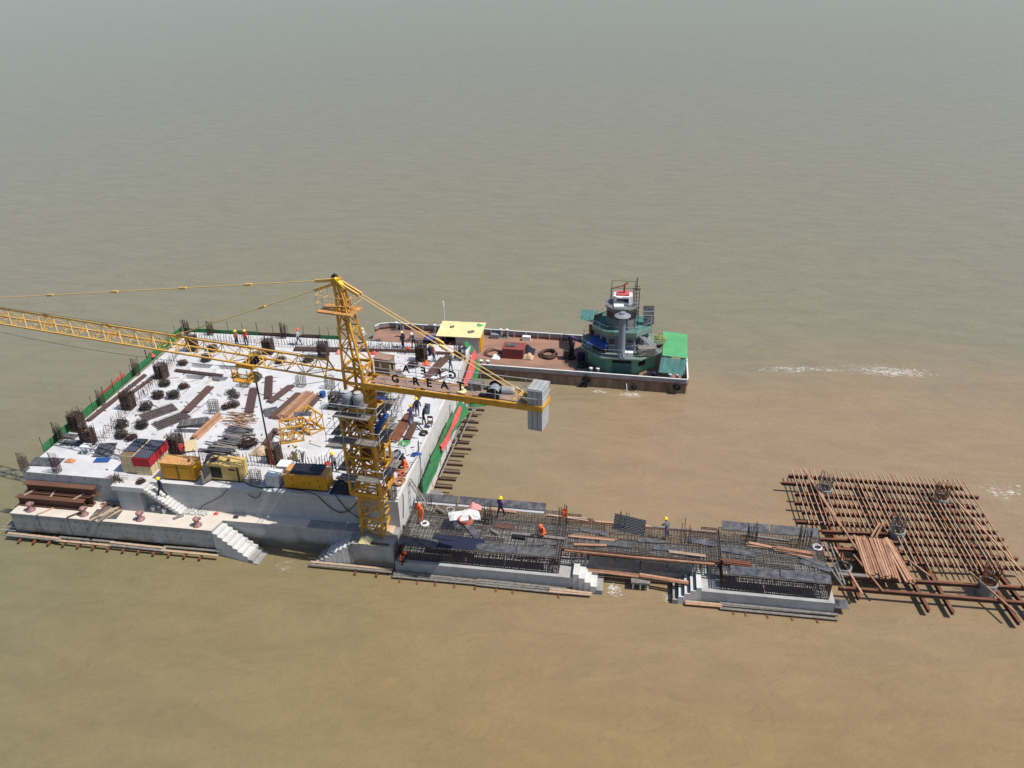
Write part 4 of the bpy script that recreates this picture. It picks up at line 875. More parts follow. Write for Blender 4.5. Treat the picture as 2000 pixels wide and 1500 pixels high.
hung('green sheet hung out from the side wall below the counter jib', [(19.6, 3.6, 2.7, 1.5, 1.6), (19.9, 3.6, 2.6, 2.2, 2.3), (20.2, 3.55, 2.5, 2.9, 3.0)], 'net_green')
for lb, h in (('black mesh sheet across the square deck opening beside the mast', PITS[4]), ('dark mesh sheet across the deck opening behind the climbing frame', PITS[5])):
    t = thing('mesh_sheet', lb, 'mesh', ((h[0] + h[1]) / 2, (h[2] + h[3]) / 2, ZD - .2)); MB().box(((h[0] + h[1]) / 2, (h[2] + h[3]) / 2, ZD - .25), (h[1] - h[0] - .02, h[3] - h[2] - .02, .03)).build('backing', 'black', t)
    mb = MB()
    for i in range(12): x = h[0] + (h[1] - h[0]) * (i + .5) / 12; mb.tube((x, h[2], ZD - .2), (x, h[3], ZD - .2), .018, 4)
    for i in range(12): y = h[2] + (h[3] - h[2]) * (i + .5) / 12; mb.tube((h[0], y, ZD - .18), (h[1], y, ZD - .18), .018, 4)
    mb.build('mesh_bars', 'rebar_grey', t, 'stuff')
slats(28.41, 21.77, 2.2, 1.6, 12, R(40), 'jumble of boards beneath the counter jib letters', ('timber_grey', 'white', 'rust_dark'))
slats(24.34, 21.80, 1.6, 1.4, 12, R(20), 'scrap wood strewn beneath the counter jib beside the cab', ('timber_grey', 'rust_dark', 'timber_pale'))
slats(23.13, 13.54, 1.8, 2.2, 10, R(80), 'grey boards behind the mast beside the deck opening')
columns('slim', slim, [(29.55, 25.68), (30.19, 25.30)], 'slim dark bar cluster at the deck corner facing the barge hut', 'bar clusters at the barge hut corner')
# loose rods and small litter over the deck
mb = MB()
for i in range(60):
    x, y = rnd(2, 29.3), rnd(5.5, 27.5); a = rnd(0, 3.14); L_ = rnd(.3, 1.3); mb.tube((x - L_ * math.cos(a), y - L_ * math.sin(a), ZD + .02), (x + L_ * math.cos(a), y + L_ * math.sin(a), ZD + .02 + rnd(0, .05)), .018, 4)
o = tag(mb.build('loose_rods', 'rebar', loc=(15, 15, ZD)), 'loose thin rods lying about on the white deck', 'rods'); o['kind'] = 'stuff'
for nm, m, k, s0, s1, lb in (('wood_litter', 'timber_grey', 120, .08, .4, 'small grey wood chips littering the white deck'), ('rust_litter', 'rust_dark', 90, .06, .35, 'small rusty offcuts littering the white deck'), ('pale_litter', 'galv', 150, .08, .35, 'pale scraps littering the white deck')):
    mb = MB()
    for i in range(k):
        cl = random.choice(((8, 8), (14, 9), (20, 10), (26, 13), (27, 22), (22, 24), (6, 13), (12, 14), (28.5, 6))); x = min(30, max(.5, random.gauss(cl[0], 2.4))); y = min(28, max(2.6, random.gauss(cl[1], 2.2)))
        if any(h[0] - .1 < x < h[1] + .1 and h[2] - .1 < y < h[3] + .1 for h in PITS): continue
        mb.box((x, y, ZD + .02), (rnd(s0, s1), rnd(.04, .14), .03), rnd(0, 3))
    o = tag(mb.build(nm, m, loc=(15, 15, ZD)), lb, 'litter'); o['kind'] = 'stuff'
# ---------------------------------------------------------------- crane foot block and the second water stairs
blk = thing('crane_base_block', 'grey concrete block carrying the crane foot with steps down to the water', 'block', (29, 1.1, 0))
MB().prism([(27.36, .05), (30.4, .02), (30.4, 2.29), (27.36, 2.29)], -.5, 2.18).build('block', 'tidal_wall', blk)
MB().prism([(27.3, .0), (30.42, -.03), (30.42, 2.288), (27.3, 2.288)], 2.184, 2.21).build('block_top', 'rough_concrete', blk)
for i in range(8):
    z = 2.0 - i * .25; x = 27.36 - (i + 1) * .37
    MB().prism([(x, .06 - i * .02), (x + .37 - .003, .06 - i * .02), (x + .37 - .003, 1.36 + i * .03), (x, 1.36 + i * .03)], -.5, z).build('step', 'white_concrete' if 0 < i < 6 else 'rough_concrete', blk)
blob_sheet('crumpled pale yellow bag lying at the crane foot', 28.3, .35, 2.21, .95, .7, .55, 'cream', 'bag', 'bag')
blob_sheet('heap of wood scraps and white rubbish inside the crane foot', 29.2, 1.8, 2.21, 1.6, 1.2, .3, 'rope', 'scrap_heap', 'scrap')
piece('edge_timber', 'rust_dark', (27.6, .2, 2.27), (30.1, .15, 2.27), .12, .1, blk)

# ---------------------------------------------------------------- mooring ledge: beams, bollards, timbers, rubble
def h_beam(label, x0, x1, y, z0, h=.72, w=.5):
    mb = MB()
    prof = [(-w / 2, 0), (w / 2, 0), (w / 2, .06), (.03, .06), (.03, h - .06), (w / 2, h - .06), (w / 2, h), (-w / 2, h), (-w / 2, h - .06), (-.03, h - .06), (-.03, .06), (-w / 2, .06)]
    n = len(prof); mb.add([(x, y + a, z0 + b) for x in (x0, x1) for a, b in prof], [(i, (i + 1) % n, n + (i + 1) % n, n + i)[::-1] for i in range(n)] + [(0, 1, 2, 3, 10, 11), (3, 4, 9, 10), (4, 5, 6, 7, 8, 9), (n + 11, n + 10, n + 3, n + 2, n + 1, n), (n + 10, n + 9, n + 4, n + 3), (n + 9, n + 8, n + 7, n + 6, n + 5, n + 4)])
    return tag(mb.build('steel_beam', 'beam_rust', loc=((x0 + x1) / 2, y, z0)), label, 'steel beam')
h_beam('rusty steel beam lowest and outermost in the stack by the bollards', -.1, 5.6, 1.2, ZL + .1)
h_beam('rusty steel beam lying behind the outermost one on the ledge', .25, 5.9, 1.78, ZL + .1, .8)
h_beam('rusty steel beam on top of the stack against the platform wall', .35, 6.3, 1.9, ZL + .93, .7, .56)
for i, (x, y) in enumerate(((.8, 1.45), (3.0, 1.5), (5.0, 1.45))):
    tag(MB().bar((x - .25, y - .3, ZL + .9), (x + .25 * (1 if i != 1 else -1), y + .4, ZL + 1.02), .09, .09).build('timber_spacer', 'timber_pale'), 'short timber lying across the rusty beam stack', 'timber', 'timbers across the beam stack')
for x in (.5, 5.2): tag(MB().bar((x, .9, ZL + .055), (x, 2.1, ZL + .055), .1, .1).build('timber_bearer', 'timber_grey'), 'timber bearer under the rusty beam stack', 'timber', 'bearers under the beam stack')
def bollard():
    t = thing('mooring_bollard', 'x', 'bollard')
    po = MB().lathe((0, 0, 0), [(.42, 0), (.42, .05), (.27, .1), (.22, .25), (.21, .45), (.27, .58), (.3, .62), (.3, .72), (.2, .8)], 18).build('post', 'bollard', t, smooth=True, local=True)
    mb = MB().bar((0, 0, .66), (.42, .1, .72), .26, .16); mb.build('horn', 'bollard', t, local=True)
    for a in range(6): MB().lathe((.36 * math.cos(a * 1.05), .36 * math.sin(a * 1.05), .05), [(.045, 0), (.045, .05)], 8).build('bolt', 'rust_dark', po, local=True)
    return t
for (x, y), lb in zip(((1.3, .55), (5.82, .57), (10.48, .6), (15.17, .5)), ('pink brown mooring bollard in front of the rusty beam stack', 'pink brown mooring bollard beside the timber pallet', 'pink brown mooring bollard in front of the deck stairs', 'pink brown mooring bollard at the head of the water stairs')):
    place('bollard', bollard, (x, y, ZL), 0, lb, 'mooring bollards along the ledge', (.82, .82, .9))
for x, dx in ((2.2, .75), (4.75, .85)):
    tag(MB().bar((x, .0, ZL + .06), (x + dx, 1.0, ZL + .06), .1, .1).build('timber_prop', 'rust_dark' if dx > .8 else 'timber_pale'), 'thin timber lying across the ledge with a rope hanging from it', 'timber', 'timbers across the ledge edge')
    tag(MB().tube((x, -.02, ZL + .05), (x + .02, -.03, .6), .02, 5).build('rope', 'rebar_dark'), 'dark rope hanging down the ledge face from a thin timber', 'rope', 'ropes down the ledge face')
slats(7.5, .95, 2.0, 1.0, 17, R(68), 'pile of old grey planks on a dark sheet beside the bollards', ('timber_pale', 'timber_grey', 'timber_grey'), z0=ZL + .02)
panel(7.5, .85, 2.1, 1.15, R(6), 'plywood_grey', 'dark sheet under the pile of old planks on the ledge', ZL + .02, name='ground_sheet', cat='sheet')
slats(7.2, 1.75, 1.8, .7, 12, R(-12), 'rusty wood scraps heaped behind the old planks', ('rust_dark', 'timber_grey', 'timber_pale'), z0=ZL)
tag(piece('timber_prop', 'rust', (6.9, .35, ZL + .1), (7.25, 1.5, ZL + .5), .09, .09, None), 'red brown timber leaning over the old planks', 'timber')
for x, y in ((9.0, 1.75), (10.9, 1.75), (11.25, 2.0), (11.9, 1.6)):
    b = thing('plastic_bucket', 'white plastic bucket in the shade under the deck stairs', 'bucket', (x, y, ZL), 0, 'buckets under the deck stairs')
    MB().lathe((x, y, ZL), [(.13, 0), (.17, .36), (.185, .36), (.185, .4), (.16, .4), (.13, .06)], 14).build('pail', 'white', b, smooth=True)
rb = MB()
for i in range(150):
    c = Vector((14.3 + rnd(-1, 1) * .95, 2.0 + rnd(-.35, .22), ZL + .04 + rnd(0, .08))); s_ = rnd(.04, .14)
    rb.box(c, (s_, s_ * rnd(.5, 1), s_ * .6), rnd(0, 3), rnd(-.4, .4))
o = rb.build('rubble', 'white_concrete', loc=(14.3, 2, ZL)); tag(o, 'scattered pale concrete rubble at the foot of the deck stairs', 'rubble'); o['kind'] = 'stuff'
blob_sheet('small red rag beside the rubble on the ledge', 15.9, 2.0, ZL, .35, .3, .2, 'net_red', 'rag', 'cloth')
blob_sheet('little dark scrap lying on the ledge behind the water stairs', 17.6, 1.8, ZL, .4, .3, .2, 'rebar_dark', 'scrap', 'scrap')
tag(MB().bar((12.95, .95, ZL + .03), (13.5, 1.5, ZL + .05), .3, .05).build('board', 'timber_grey'), 'grey board lying at the foot of the deck stairs', 'board')
tag(MB().path([(17.2, Y0 - .06, 4.5), (16.6, Y0 - .06, 3.8), (15.7, Y0 - .05, 3.2), (14.8, Y0 - .04, 2.7), (14.4, 2.1, 2.3)], .025, 5).build('cable', 'black'), 'thin black cable hanging beside the cream generator', 'cable')
tag(MB().path([(18.76, 2.20, 4.23), (18.94, 2.22, 3.95), (19.20, 2.22, 3.83), (19.50, 2.22, 3.91), (19.85, 2.20, 4.42)], .03, 5).build('cable', 'black'), 'short loop of black cable drooping over the wall top', 'cable')
tag(MB().path([(21.02, 2.82, 4.60), (23.49, 2.25, 4.82), (24.20, 2.20, 4.65), (24.74, 2.20, 3.96), (25.22, 2.20, 3.44), (25.78, 2.20, 3.17), (26.35, 2.20, 3.28), (26.93, 2.20, 3.80), (27.48, 2.20, 4.50)], .035, 6).build('cable', 'black'), 'long black cable drooping down the wall from the orange generator', 'cable')
tag(MB().path([(25.68, 2.20, 4.78), (25.95, 2.20, 4.17), (26.41, 2.20, 3.47), (27.07, 2.10, 3.05), (27.63, 1.90, 2.93)], .035, 6).build('cable', 'black'), 'black cable slanting down the wall into the crane foot', 'cable')
tag(MB().path([(17.71, 3.33, 4.55), (18.78, 2.80, 4.55), (19.77, 2.60, 4.55), (21.02, 2.82, 4.60)], .035, 6).build('cable', 'black'), 'black cable running along the deck edge between generators', 'cable')

# ---------------------------------------------------------------- timber falsework left under the ledge front
def ledger(label, x0, x1, y, z, stubs, name='timber_falsework', mats=('timber_grey', 'timber_pale'), back=.3, rows=2):
    t = thing(name, label, 'falsework', ((x0 + x1) / 2, y, z)); n = max(1, int((x1 - x0) / 4.2))
    for k in range(rows):
        yy = y + back * k
        for i in range(n):
            a = x0 + (x1 - x0) * i / n; b = x0 + (x1 - x0) * (i + 1) / n; j = rnd(-.06, .06); piece('plank', mats[(k + i) % 2], (a - .15, yy + j, z + .05 + k * .05 + rnd(0, .02)), (b + .1, yy + j + rnd(-.08, .08), z + .05 + k * .05 + rnd(0, .02)), .2, .06, t)
    for x in stubs: piece('stub', 'rust', (x + .05, y - .42, z - .12), (x, y + .55, z - .08), .13, .13, t)
ledger('row of planks and timber stubs along the foot of the mooring ledge', -.5, 16.9, -.55, .35, [i * 1.25 + .6 for i in range(13)])
ledger('planks and stubs along the foot of the crane base block', 24.2, 30.2, -.45, .2, [27.6, 29.2])
t = thing('steel_rods', 'thin pale rods poking out of the ledge corner over the water', 'rods', (-.7, .2, .5))
for k in range(4): MB().tube((-.05, .6 - k * .25, .9 - k * .1), (-1.1 - .1 * k, .62 - k * .25, .92 - k * .1), .022, 5).build('rod', 'galv', t)
# beams and boards projecting under the sunlit side wall
sc_ = thing('side_falsework', 'dark steel beams and boards projecting over the water from the side wall', 'falsework', (31.5, 15, .5))
for i in range(20):
    y = 5.2 + i * 1.17 + rnd(-.15, .15); piece('beam', 'rust_dark', (30.0, y, .55), (32.3 + rnd(-.25, .5), y + rnd(-.05, .05), .55), .16, .2, sc_)
for x, y0, y1 in ((30.9, 4.4, 11.0), (31.6, 4.2, 8.8), (31.1, 11, 17), (31.5, 17, 23), (31.8, 22, 28.0), (31.0, 17, 27)): piece('plank', 'timber_pale' if y1 < 12 else 'timber_grey', (x, y0, .72), (x + rnd(-.1, .3), y1, .74), .14, .06, sc_)
for y, w in ((5.4, 1.3), (8.4, 1.4), (7.8, 1.0)): piece('board', 'timber_grey', (30.45, y, .8 + rnd(0, .1)), (30.45 + w, y + .2, .8), 1.1, .05, sc_)
MB().box((X1 + .25, 15.5, 1.2), (.5, 25, 1.2)).build('wall_footing', 'white_wall', sc_)
blob_sheet('white bag on the planks beside the side wall', 31.3, 6.6, .78, .6, .6, .3, 'white', 'bag', 'bag')
for i, y in enumerate((6.5, 9.5, 12.5, 14.5, 16.5, 19)): tag(MB().tube((X1 + .5, y, .8), (X1 + .55 + rnd(-.1, .2), y + rnd(-.3, .3), 4.4 + rnd(-.5, .2)), .03, 5).build('scaffold_pole', 'rebar_dark'), 'thin upright pole holding the nets on the side wall', 'pole', 'poles on the side wall')

la = thing('ladder', 'grey timber ladder leaning from the long cap up the side wall', 'ladder', (31.3, 4.7, 2.4))
for k in (0, .42): piece('rail', 'timber_grey', (31.9, 4.3 + k, 2.4), (30.45, 4.9 + k, 4.5), .1, .06, la)
for i in range(7): f = (i + .5) / 7; piece('rung', 'timber_grey', (31.9 - 1.45 * f, 4.3 + .6 * f, 2.4 + 2.1 * f), (31.9 - 1.45 * f, 4.72 + .6 * f, 2.4 + 2.1 * f), .05, .05, la)
for lb, pts in (('black cable hanging over the side wall by the deck corner', [(30.2, 3.6, 4.6), (30.42, 3.4, 4.3), (30.42, 3.2, 3.4), (30.42, 2.9, 2.6)]), ('black cable looping down the side wall past the blue bag', [(29.9, 8.6, 4.6), (30.45, 8.3, 4.4), (30.5, 7.8, 3.2), (30.55, 7.0, 2.2), (30.9, 6.5, 1.2)]), ('thin black cable along the top of the side wall', [(29.6, 4.2, 4.58), (30.1, 6.0, 4.66), (30.3, 8.5, 4.66), (29.7, 10.5, 4.56)])):
    tag(MB().path(pts, .03, 5).build('cable', 'black'), lb, 'cable')
# ---------------------------------------------------------------- unfinished caps with open reinforcement
def rebar_grid(name, par, x0, x1, y0, y1, z, step, m='rebar', r=.022, skew=0.0, h2=.04):
    mb = MB(); nx, ny = int((x1 - x0) / step), int((y1 - y0) / step)
    for i in range(nx + 1): x = x0 + (x1 - x0) * i / nx + rnd(-.02, .02); mb.tube((x, y0, z), (x + skew + rnd(-.02, .02), y1, z + rnd(-.02, .02)), r, 4)
    for j in range(ny + 1): y = y0 + (y1 - y0) * j / ny + rnd(-.02, .02); mb.tube((x0, y, z + h2), (x1, y + rnd(-.02, .02), z + h2), r, 4)
    return mb.build(name, m, par, 'stuff')
def rebar_face(name, par, p, q, z0, z1, step, m='rebar', r=.02, hs=.13):
    mb = MB(); p = Vector(p); q = Vector(q); n = int((q - p).length / step)
    for i in range(n + 1): c = p + (q - p) * (i / n); mb.tube((c.x, c.y, z0), (c.x + rnd(-.02, .02), c.y, z1), r, 4)
    k = int((z1 - z0) / hs)
    for j in range(k + 1): z = z0 + .08 + (z1 - z0 - .1) * j / k; mb.tube((p.x, p.y - .02, z), (q.x, q.y - .02, z + rnd(-.01, .01)), r, 4)
    return mb.build(name, m, par, 'stuff')
ZC = 2.35
def cap(label, x0, x1, y0, y1, plinth_x0, plinth_x1, loc):
    t = thing('foundation_block', label, 'pile cap', loc)
    MB().prism([(plinth_x0, y0 - .32), (plinth_x1, y0 - .32), (plinth_x1, y1 + .25), (plinth_x0, y1 + .25)], .12, 1.0).build('plinth', 'wall', t)
    rebar_grid('top_mat', t, x0, x1, y0, y1, ZC - .05, .17, 'rebar_grey', .022)
    rebar_grid('middle_mat', t, x0, x1, y0, y1, 1.75, .26, 'rebar')
    rebar_face('front_bars', t, (x0, y0, 0), (x1, y0, 0), 1.0, ZC, .13)
    rebar_face('back_bars', t, (x0, y1, 0), (x1, y1, 0), 1.0, ZC, .2)
    rebar_face('end_bars', t, (x0, y1, 0), (x0, y0, 0), 1.0, ZC, .2); rebar_face('end_bars', t, (x1, y0, 0), (x1, y1, 0), 1.0, ZC, .2)
    return t
c2 = cap('long concrete cap with open reinforcement beside the crane foot', 30.75, 42.3, .22, 5.55, 30.5, 43.3, (36.5, 2.5, 0))
c3 = cap('shorter concrete cap with open reinforcement beside the steel falsework', 53.4, 60.4, .1, 5.2, 52.1, 60.75, (56.5, 2.5, 0))
nk = thing('link_beam', 'narrow reinforcement link between the two caps over the water', 'beam', (47.7, 2.8, 0))
rebar_grid('top_mat', nk, 42.35, 53.3, 1.35, 4.4, ZC - .08, .17, 'rebar_grey', .022); rebar_grid('middle_mat', nk, 42.35, 53.3, 1.35, 4.4, 1.7, .25, 'rebar')
for q in ((42.35, 43.4, 4.45, 5.4), (43.45, 44.3, 4.45, 5.0), (44.35, 45.2, 4.45, 4.75), (52.2, 53.3, 4.45, 5.1), (51.3, 52.15, 4.45, 4.75)): rebar_grid('corner_mat', nk, q[0], q[1], q[2], q[3], ZC - .1, .14, 'rust_dark', .022); rebar_face('corner_bars', nk, (q[0], q[3], 0), (q[1], q[3], 0), 1.0, ZC, .2, 'rust_dark')
rebar_face('back_bars', nk, (42.35, 4.42, 0), (53.3, 4.42, 0), 1.0, ZC + .1, .2, 'rust')
rebar_face('front_bars', nk, (42.4, 1.33, 0), (53.3, 1.33, 0), 1.75, ZC + .05, .15, 'rust')
MB().prism([(43.35, 1.5), (52.05, 1.5), (52.05, 4.5), (43.35, 4.5)], .45, 1.02).build('soffit', 'rough_concrete', nk)
for i in range(4):
    x0 = 44.3 + i * 1.8
    p_ = MB().box((x0 + .9, 1.28, 1.55), (1.78, .04, .95)).build('shutter_panel', 'black', nk); mb = MB()
    for a in range(15):
        for b in range(9): mb.box((x0 + .08 + (a + .5 * (b % 2)) * .115, 1.255, 1.13 + b * .1), (.07, .02, .045), 0, 0, .5)
    mb.build('studs', 'steel', p_, 'stuff')
piece('waler', 'timber', (42.6, 1.15, ZC - .02), (47.6, 1.18, ZC - .12), .14, .12, nk); piece('waler', 'timber', (47.5, 1.16, ZC - .1), (52.9, 1.12, ZC - .06), .14, .12, nk)
for x in (43.1, 43.6, 44.1, 51.7, 52.1, 52.6, 53.0): piece('strut', 'timber_grey', (x, 1.1, 1.0), (x, 1.1, ZC - .1), .1, .1, nk)
piece('back_waler', 'timber', (44.5, 4.6, ZC + .05), (48.5, 4.6, ZC), .16, .12, nk); piece('back_waler', 'timber_grey', (48.6, 4.6, ZC), (53.2, 4.6, ZC - .02), .16, .12, nk)
piece('walkway', 'timber', (43.2, 1.75, ZC + .1), (45.5, 1.95, ZC + .1), .22, .07, nk)
# steps at the cap ends
for nm, lb, xs_, dx, y0, y1 in (('water_stairs', 'white concrete steps at the end of the long cap', 43.32, .42, -.1, 1.45), ('water_stairs', 'white concrete steps with black edges at the end of the shorter cap', 52.08, -.38, -.3, 1.5)):
    t = thing(nm, lb, 'stairs', (xs_ + dx * 2.5, .7, 0))
    for i in range(5):
        xa, xb = sorted((xs_ + dx * i, xs_ + dx * (i + 1) - math.copysign(.004, dx))); z = 1.05 - i * .22 + .28
        MB().prism([(xa, y0 - i * .08), (xb, y0 - i * .08), (xb, y1 - i * .02), (xa, y1 - i * .02)], -.4, z - .02 * i).build('step', 'white_concrete' if i < 4 else 'rough_concrete', t)
        if dx < 0: MB().box((xa + .0, (y0 + y1) / 2 - i * .05, z - .12), (.05, y1 - y0 + .04, .26)).build('step_edge', 'black', t)
# dark plywood strips along the cap edges: each sheet a thing
def strip(label, x0, x1, y, w, z, rz=0.0, m='plywood_dark', tx=0.0):
    panel((x0 + x1) / 2, y, x1 - x0, w, rz, m, label, z, name='plywood_strip', tx=tx)
for i, lb in enumerate(('dark plywood strip on the long cap front edge next to the crane block', 'blue black plywood strip second from the crane block on the long cap edge', 'scuffed plywood strip third from the crane block on the long cap edge', 'scuffed plywood strip at the stair end of the long cap edge')):
    x0 = 30.75 + i * 2.85; strip(lb, x0, x0 + 2.75, .62 + .02 * i, .72, ZC + .04, R(rnd(-1, 1)), ('plywood_grey', 'navy', 'plywood_dark', 'plywood_grey')[i], R(6))
strip('blue plywood offcut behind the edge strip of the long cap', 33.2, 36.9, 1.3, .55, ZC + .06, R(-3), 'navy')
for i in range(3):
    x0 = 30.6 + i * 3.4; piece_lb = ['grey shutter board along the far edge of the long cap by the wall', 'dark shutter board along the far edge behind the white tarpaulin', 'dark shutter board along the far edge behind the purple clothed worker'][i]
    panel(x0 + 1.65, 5.75, 3.3, .85, R(-.5), ('plywood_grey', 'plywood_dark', 'plywood_dark')[i], piece_lb, ZC + .05, name='shutter_board', tx=R(25)); panel(x0 + 1.65, 5.2, 3.2, .22, R(-.5), 'galv', piece_lb.replace('shutter board', 'metal rail in front of the shutter board').replace('along the far edge ', ''), ZC + .05, name='metal_rail', cat='rail')
for i in range(2):
    panel(55.3 + i * 3.4, 5.35, 3.3, .8, R(-.6), ('plywood_dark', 'plywood_grey')[i], ['dark shutter board on the far edge of the shorter cap', 'scuffed shutter board on the far edge beside the falsework'][i], ZC + .06, name='shutter_board', tx=R(20))
    strip(['blue black plywood strip on the near edge of the shorter cap by its stairs', 'blue black plywood strip on the near edge of the shorter cap by the falsework'][i], 53.9 + i * 3.3, 57.1 + i * 3.3, .55, .75, ZC + .05, R(-2), 'plywood_dark', R(8))
panel(52.0, 3.3, 2.0, .55, R(-8), 'plywood_dark', 'dark board lying near the upright bars on the link', ZC + .05)
panel(54.6, 2.55, 2.2, .55, R(-10), 'plywood_dark', 'dark board lying by the rod cluster on the shorter cap', ZC + .06)
panel(59.3, 2.35, 2.2, .5, R(-32), 'plywood_grey', 'grey board slanting toward the falsework on the shorter cap', ZC + .12)
panel(59.6, 1.75, 2.0, .5, R(-20), 'plywood_dark', 'dark board at the falsework end of the shorter cap', ZC + .08)
panel(46.1, 2.3, 2.3, .6, R(-3), 'plywood_grey', 'long grey board on the near side of the link', ZC + .06)
panel(49.8, 2.2, 2.2, .5, R(-4), 'plywood_dark', 'dark board with pale battens on the link', ZC + .06)
panel(48.6, 2.95, 1.9, .45, R(4), 'plywood_grey', 'grey board behind the long one on the link', ZC + .07)
panel(44.5, 3.4, 2.1, .4, R(-10), 'plywood_dark', 'thin dark board on the link near the long cap', ZC + .06)
panel(39.2, 2.0, 1.0, .35, R(-4), 'black', 'black rubber block on the long cap beside timber offcuts', ZC + .12, th=.16, name='rubber_block', cat='block')
panel(38.0, 3.2, 1.5, .55, R(-3), 'rust_dark', 'rusty brown plate lying on the long cap mat', ZC + .05, name='steel_plate', cat='plate')
panel(35.6, 2.55, 2.3, .5, R(-52), 'plywood_dark', 'dark plywood piece slanting below the white tarpaulin', ZC + .08)
panel(41.0, 1.5, 2.0, .22, R(9), 'plywood_grey', 'grey plank lying askew at the stair end of the long cap', ZC + .1)
# studded panel leaning up on the link
panel(47.0, 3.95, 2.3, 1.15, R(-14), 'black', 'black studded shutter panel leaning upright on the link between caps', ZC + .55, name='studded_formwork', cat='formwork', studs=True, tx=R(68))
planks((57.0, 3.05), (59.5, 2.75), 5, .1, .09, 3, 'timber', 'orange bundle of timbers on the shorter cap', 'timber_bundle', ZC + .05, .08, .05)
planks((55.4, 3.35), (57.6, 3.05), 3, .1, .09, 2, 'timber', 'few orange timbers beside the bundle on the shorter cap', 'timber_bundle', ZC + .05, .1, .09)
planks((53.4, 1.35), (55.3, 1.2), 4, .12, .08, 2, 'rust', 'red brown planks at the stair end of the shorter cap', 'timber_bundle', ZC + .05)
planks((38.6, 2.45), (42.4, 2.3), 2, .12, .06, 1, 'timber_grey', 'pale battens laid along the long cap mat', 'timber_battens', ZC + .05, .1)
planks((55.0, 4.4), (58.3, 4.15), 1, .14, .08, 1, 'timber_grey', 'single pale plank across the shorter cap mat', 'timber_plank', ZC + .05)
planks((36.3, 5.0), (38.6, 4.85), 2, .14, .06, 1, 'timber', 'orange planks laid behind the white tarpaulin', 'timber_planks', ZC + .1)
planks((40.9, 4.9), (43.8, 4.7), 2, .12, .06, 1, 'timber_pale', 'pale planks at the far corner of the long cap', 'timber_planks', ZC + .06, .1, .06)
planks((42.9, 2.75), (46.2, 2.6), 2, .13, .06, 1, 'timber', 'orange planks on the link near the long cap', 'timber_planks', ZC + .05, .1, .04)
planks((49.9, 1.9), (52.4, 1.75), 3, .07, .05, 1, 'timber_pale', 'thin pale battens on the link near the shorter cap', 'timber_battens', ZC + .05, .1, .05)
# upright bar clusters
def cluster(label, x, y, n, h, z=ZC - .3, rad=.3):
    mb = MB()
    for i in range(n): a = 6.28 * i / n; mb.tube((x + rad * math.cos(a), y + rad * math.sin(a), z), (x + rad * math.cos(a) + rnd(-.08, .08), y + rad * math.sin(a), z + h * rnd(.7, 1.1)), .024, 4)
    o = mb.build('upright_bars', 'rebar_dark', loc=(x, y, z)); return tag(o, label, 'rebar')
cluster('upright bars standing beside the white tarpaulin on the long cap', 36.7, 3.6, 10, 2.0)
cluster('upright bars at the far stair end of the long cap', 42.2, 4.2, 8, 1.9)
cluster('upright bars beside the grey clothed worker on the link', 51.0, 3.4, 7, 1.9, rad=.35)
cluster('upright bars behind the studded panel on the link', 46.6, 4.2, 5, 1.9, rad=.3)
cluster('upright bars in the middle of the shorter cap', 55.6, 4.0, 12, 1.7, rad=.35)
cluster('upright bars at the falsework side of the shorter cap', 59.2, 4.1, 12, 1.7, rad=.4)
cluster('upright bars by the wall on the long cap', 31.5, 5.0, 12, 1.0, rad=.5)
blob_sheet('white and pink tarpaulin heap on the long cap', 34.8, 4.0, ZC, 2.3, 1.3, .55, 'white', rz=R(20))
blob_sheet('pink cloth on top of the white tarpaulin heap', 35.4, 4.9, ZC + .1, 1.0, .6, .55, 'pink', 'cloth', 'cloth', R(15))
blob_sheet('black crumpled sheet below the white tarpaulin', 34.2, 2.9, ZC, 1.6, 1.1, .3, 'tarp_black')
coil('red hose coil lying by the white tarpaulin', 35.0, 3.35, ZC + .05, .48, .05, 'hose_red', 6)
coil('pale rope coil near the wall on the long cap', 32.1, 2.6, ZC + .02, .3, .035, 'white', 5, cat='rope', name='rope_coil')
coil('thin pale wire ring on the falsework end of the shorter cap', 60.0, 3.7, ZC + .05, .3, .025, 'white', 3, cat='wire', name='wire_ring')
coil('thin wire ring on the long cap mat', 33.6, 4.6, ZC + .05, .35, .02, 'galv', 2, cat='wire', name='wire_ring')
for lb, x, y, a in (('grey cylinder lying on the long cap near the wall', 32.9, 4.3, -.5), ('pale log lying on the long cap mat', 37.4, 2.3, -.6)):
    tag(MB().tube((x - .4 * math.cos(a), y - .4 * math.sin(a), ZC + .15), (x + .45 * math.cos(a), y + .45 * math.sin(a), ZC + .15), .13, 10).build('cylinder_roll', 'timber_grey'), lb, 'roll')
# planks and stubs at the foot of the caps
ledger('grey planks and stubs along the foot of the long cap', 30.6, 42.8, -.75, .12, [31.0, 32.3, 33.6, 35, 36.5, 38, 39.2, 42.4], mats=('timber_grey', 'timber_grey'), back=.19, rows=3)
ledger('orange planks along the foot of the long cap stairs', 41.9, 44.6, -.75, .16, [], mats=('timber_pale', 'timber_pale'), back=.2)
ledger('grey planks and stubs along the foot of the shorter cap', 53.5, 60.9, -.75, .1, [54.2, 55, 56.4, 58, 59.6], mats=('timber_grey', 'timber_grey'), back=.19, rows=3)
ledger('orange planks along the foot of the shorter cap stairs', 51.2, 53.4, -.7, .14, [], mats=('timber', 'timber_pale'), back=.2)
for lb, a, b in (('orange gangplank from the long cap stairs to the float', (44.3, .95, .85), (48.2, .85, .8)), ('orange gangplank from the float to the shorter cap stairs', (47.9, .85, .9), (51.9, .3, 1.0))):
    t = thing('gangplank', lb, 'plank', a)
    for k in (0, 1): piece('plank', 'timber', (a[0], a[1] + k * .2, a[2]), (b[0], b[1] + k * .2, b[2]), .17, .07, t)
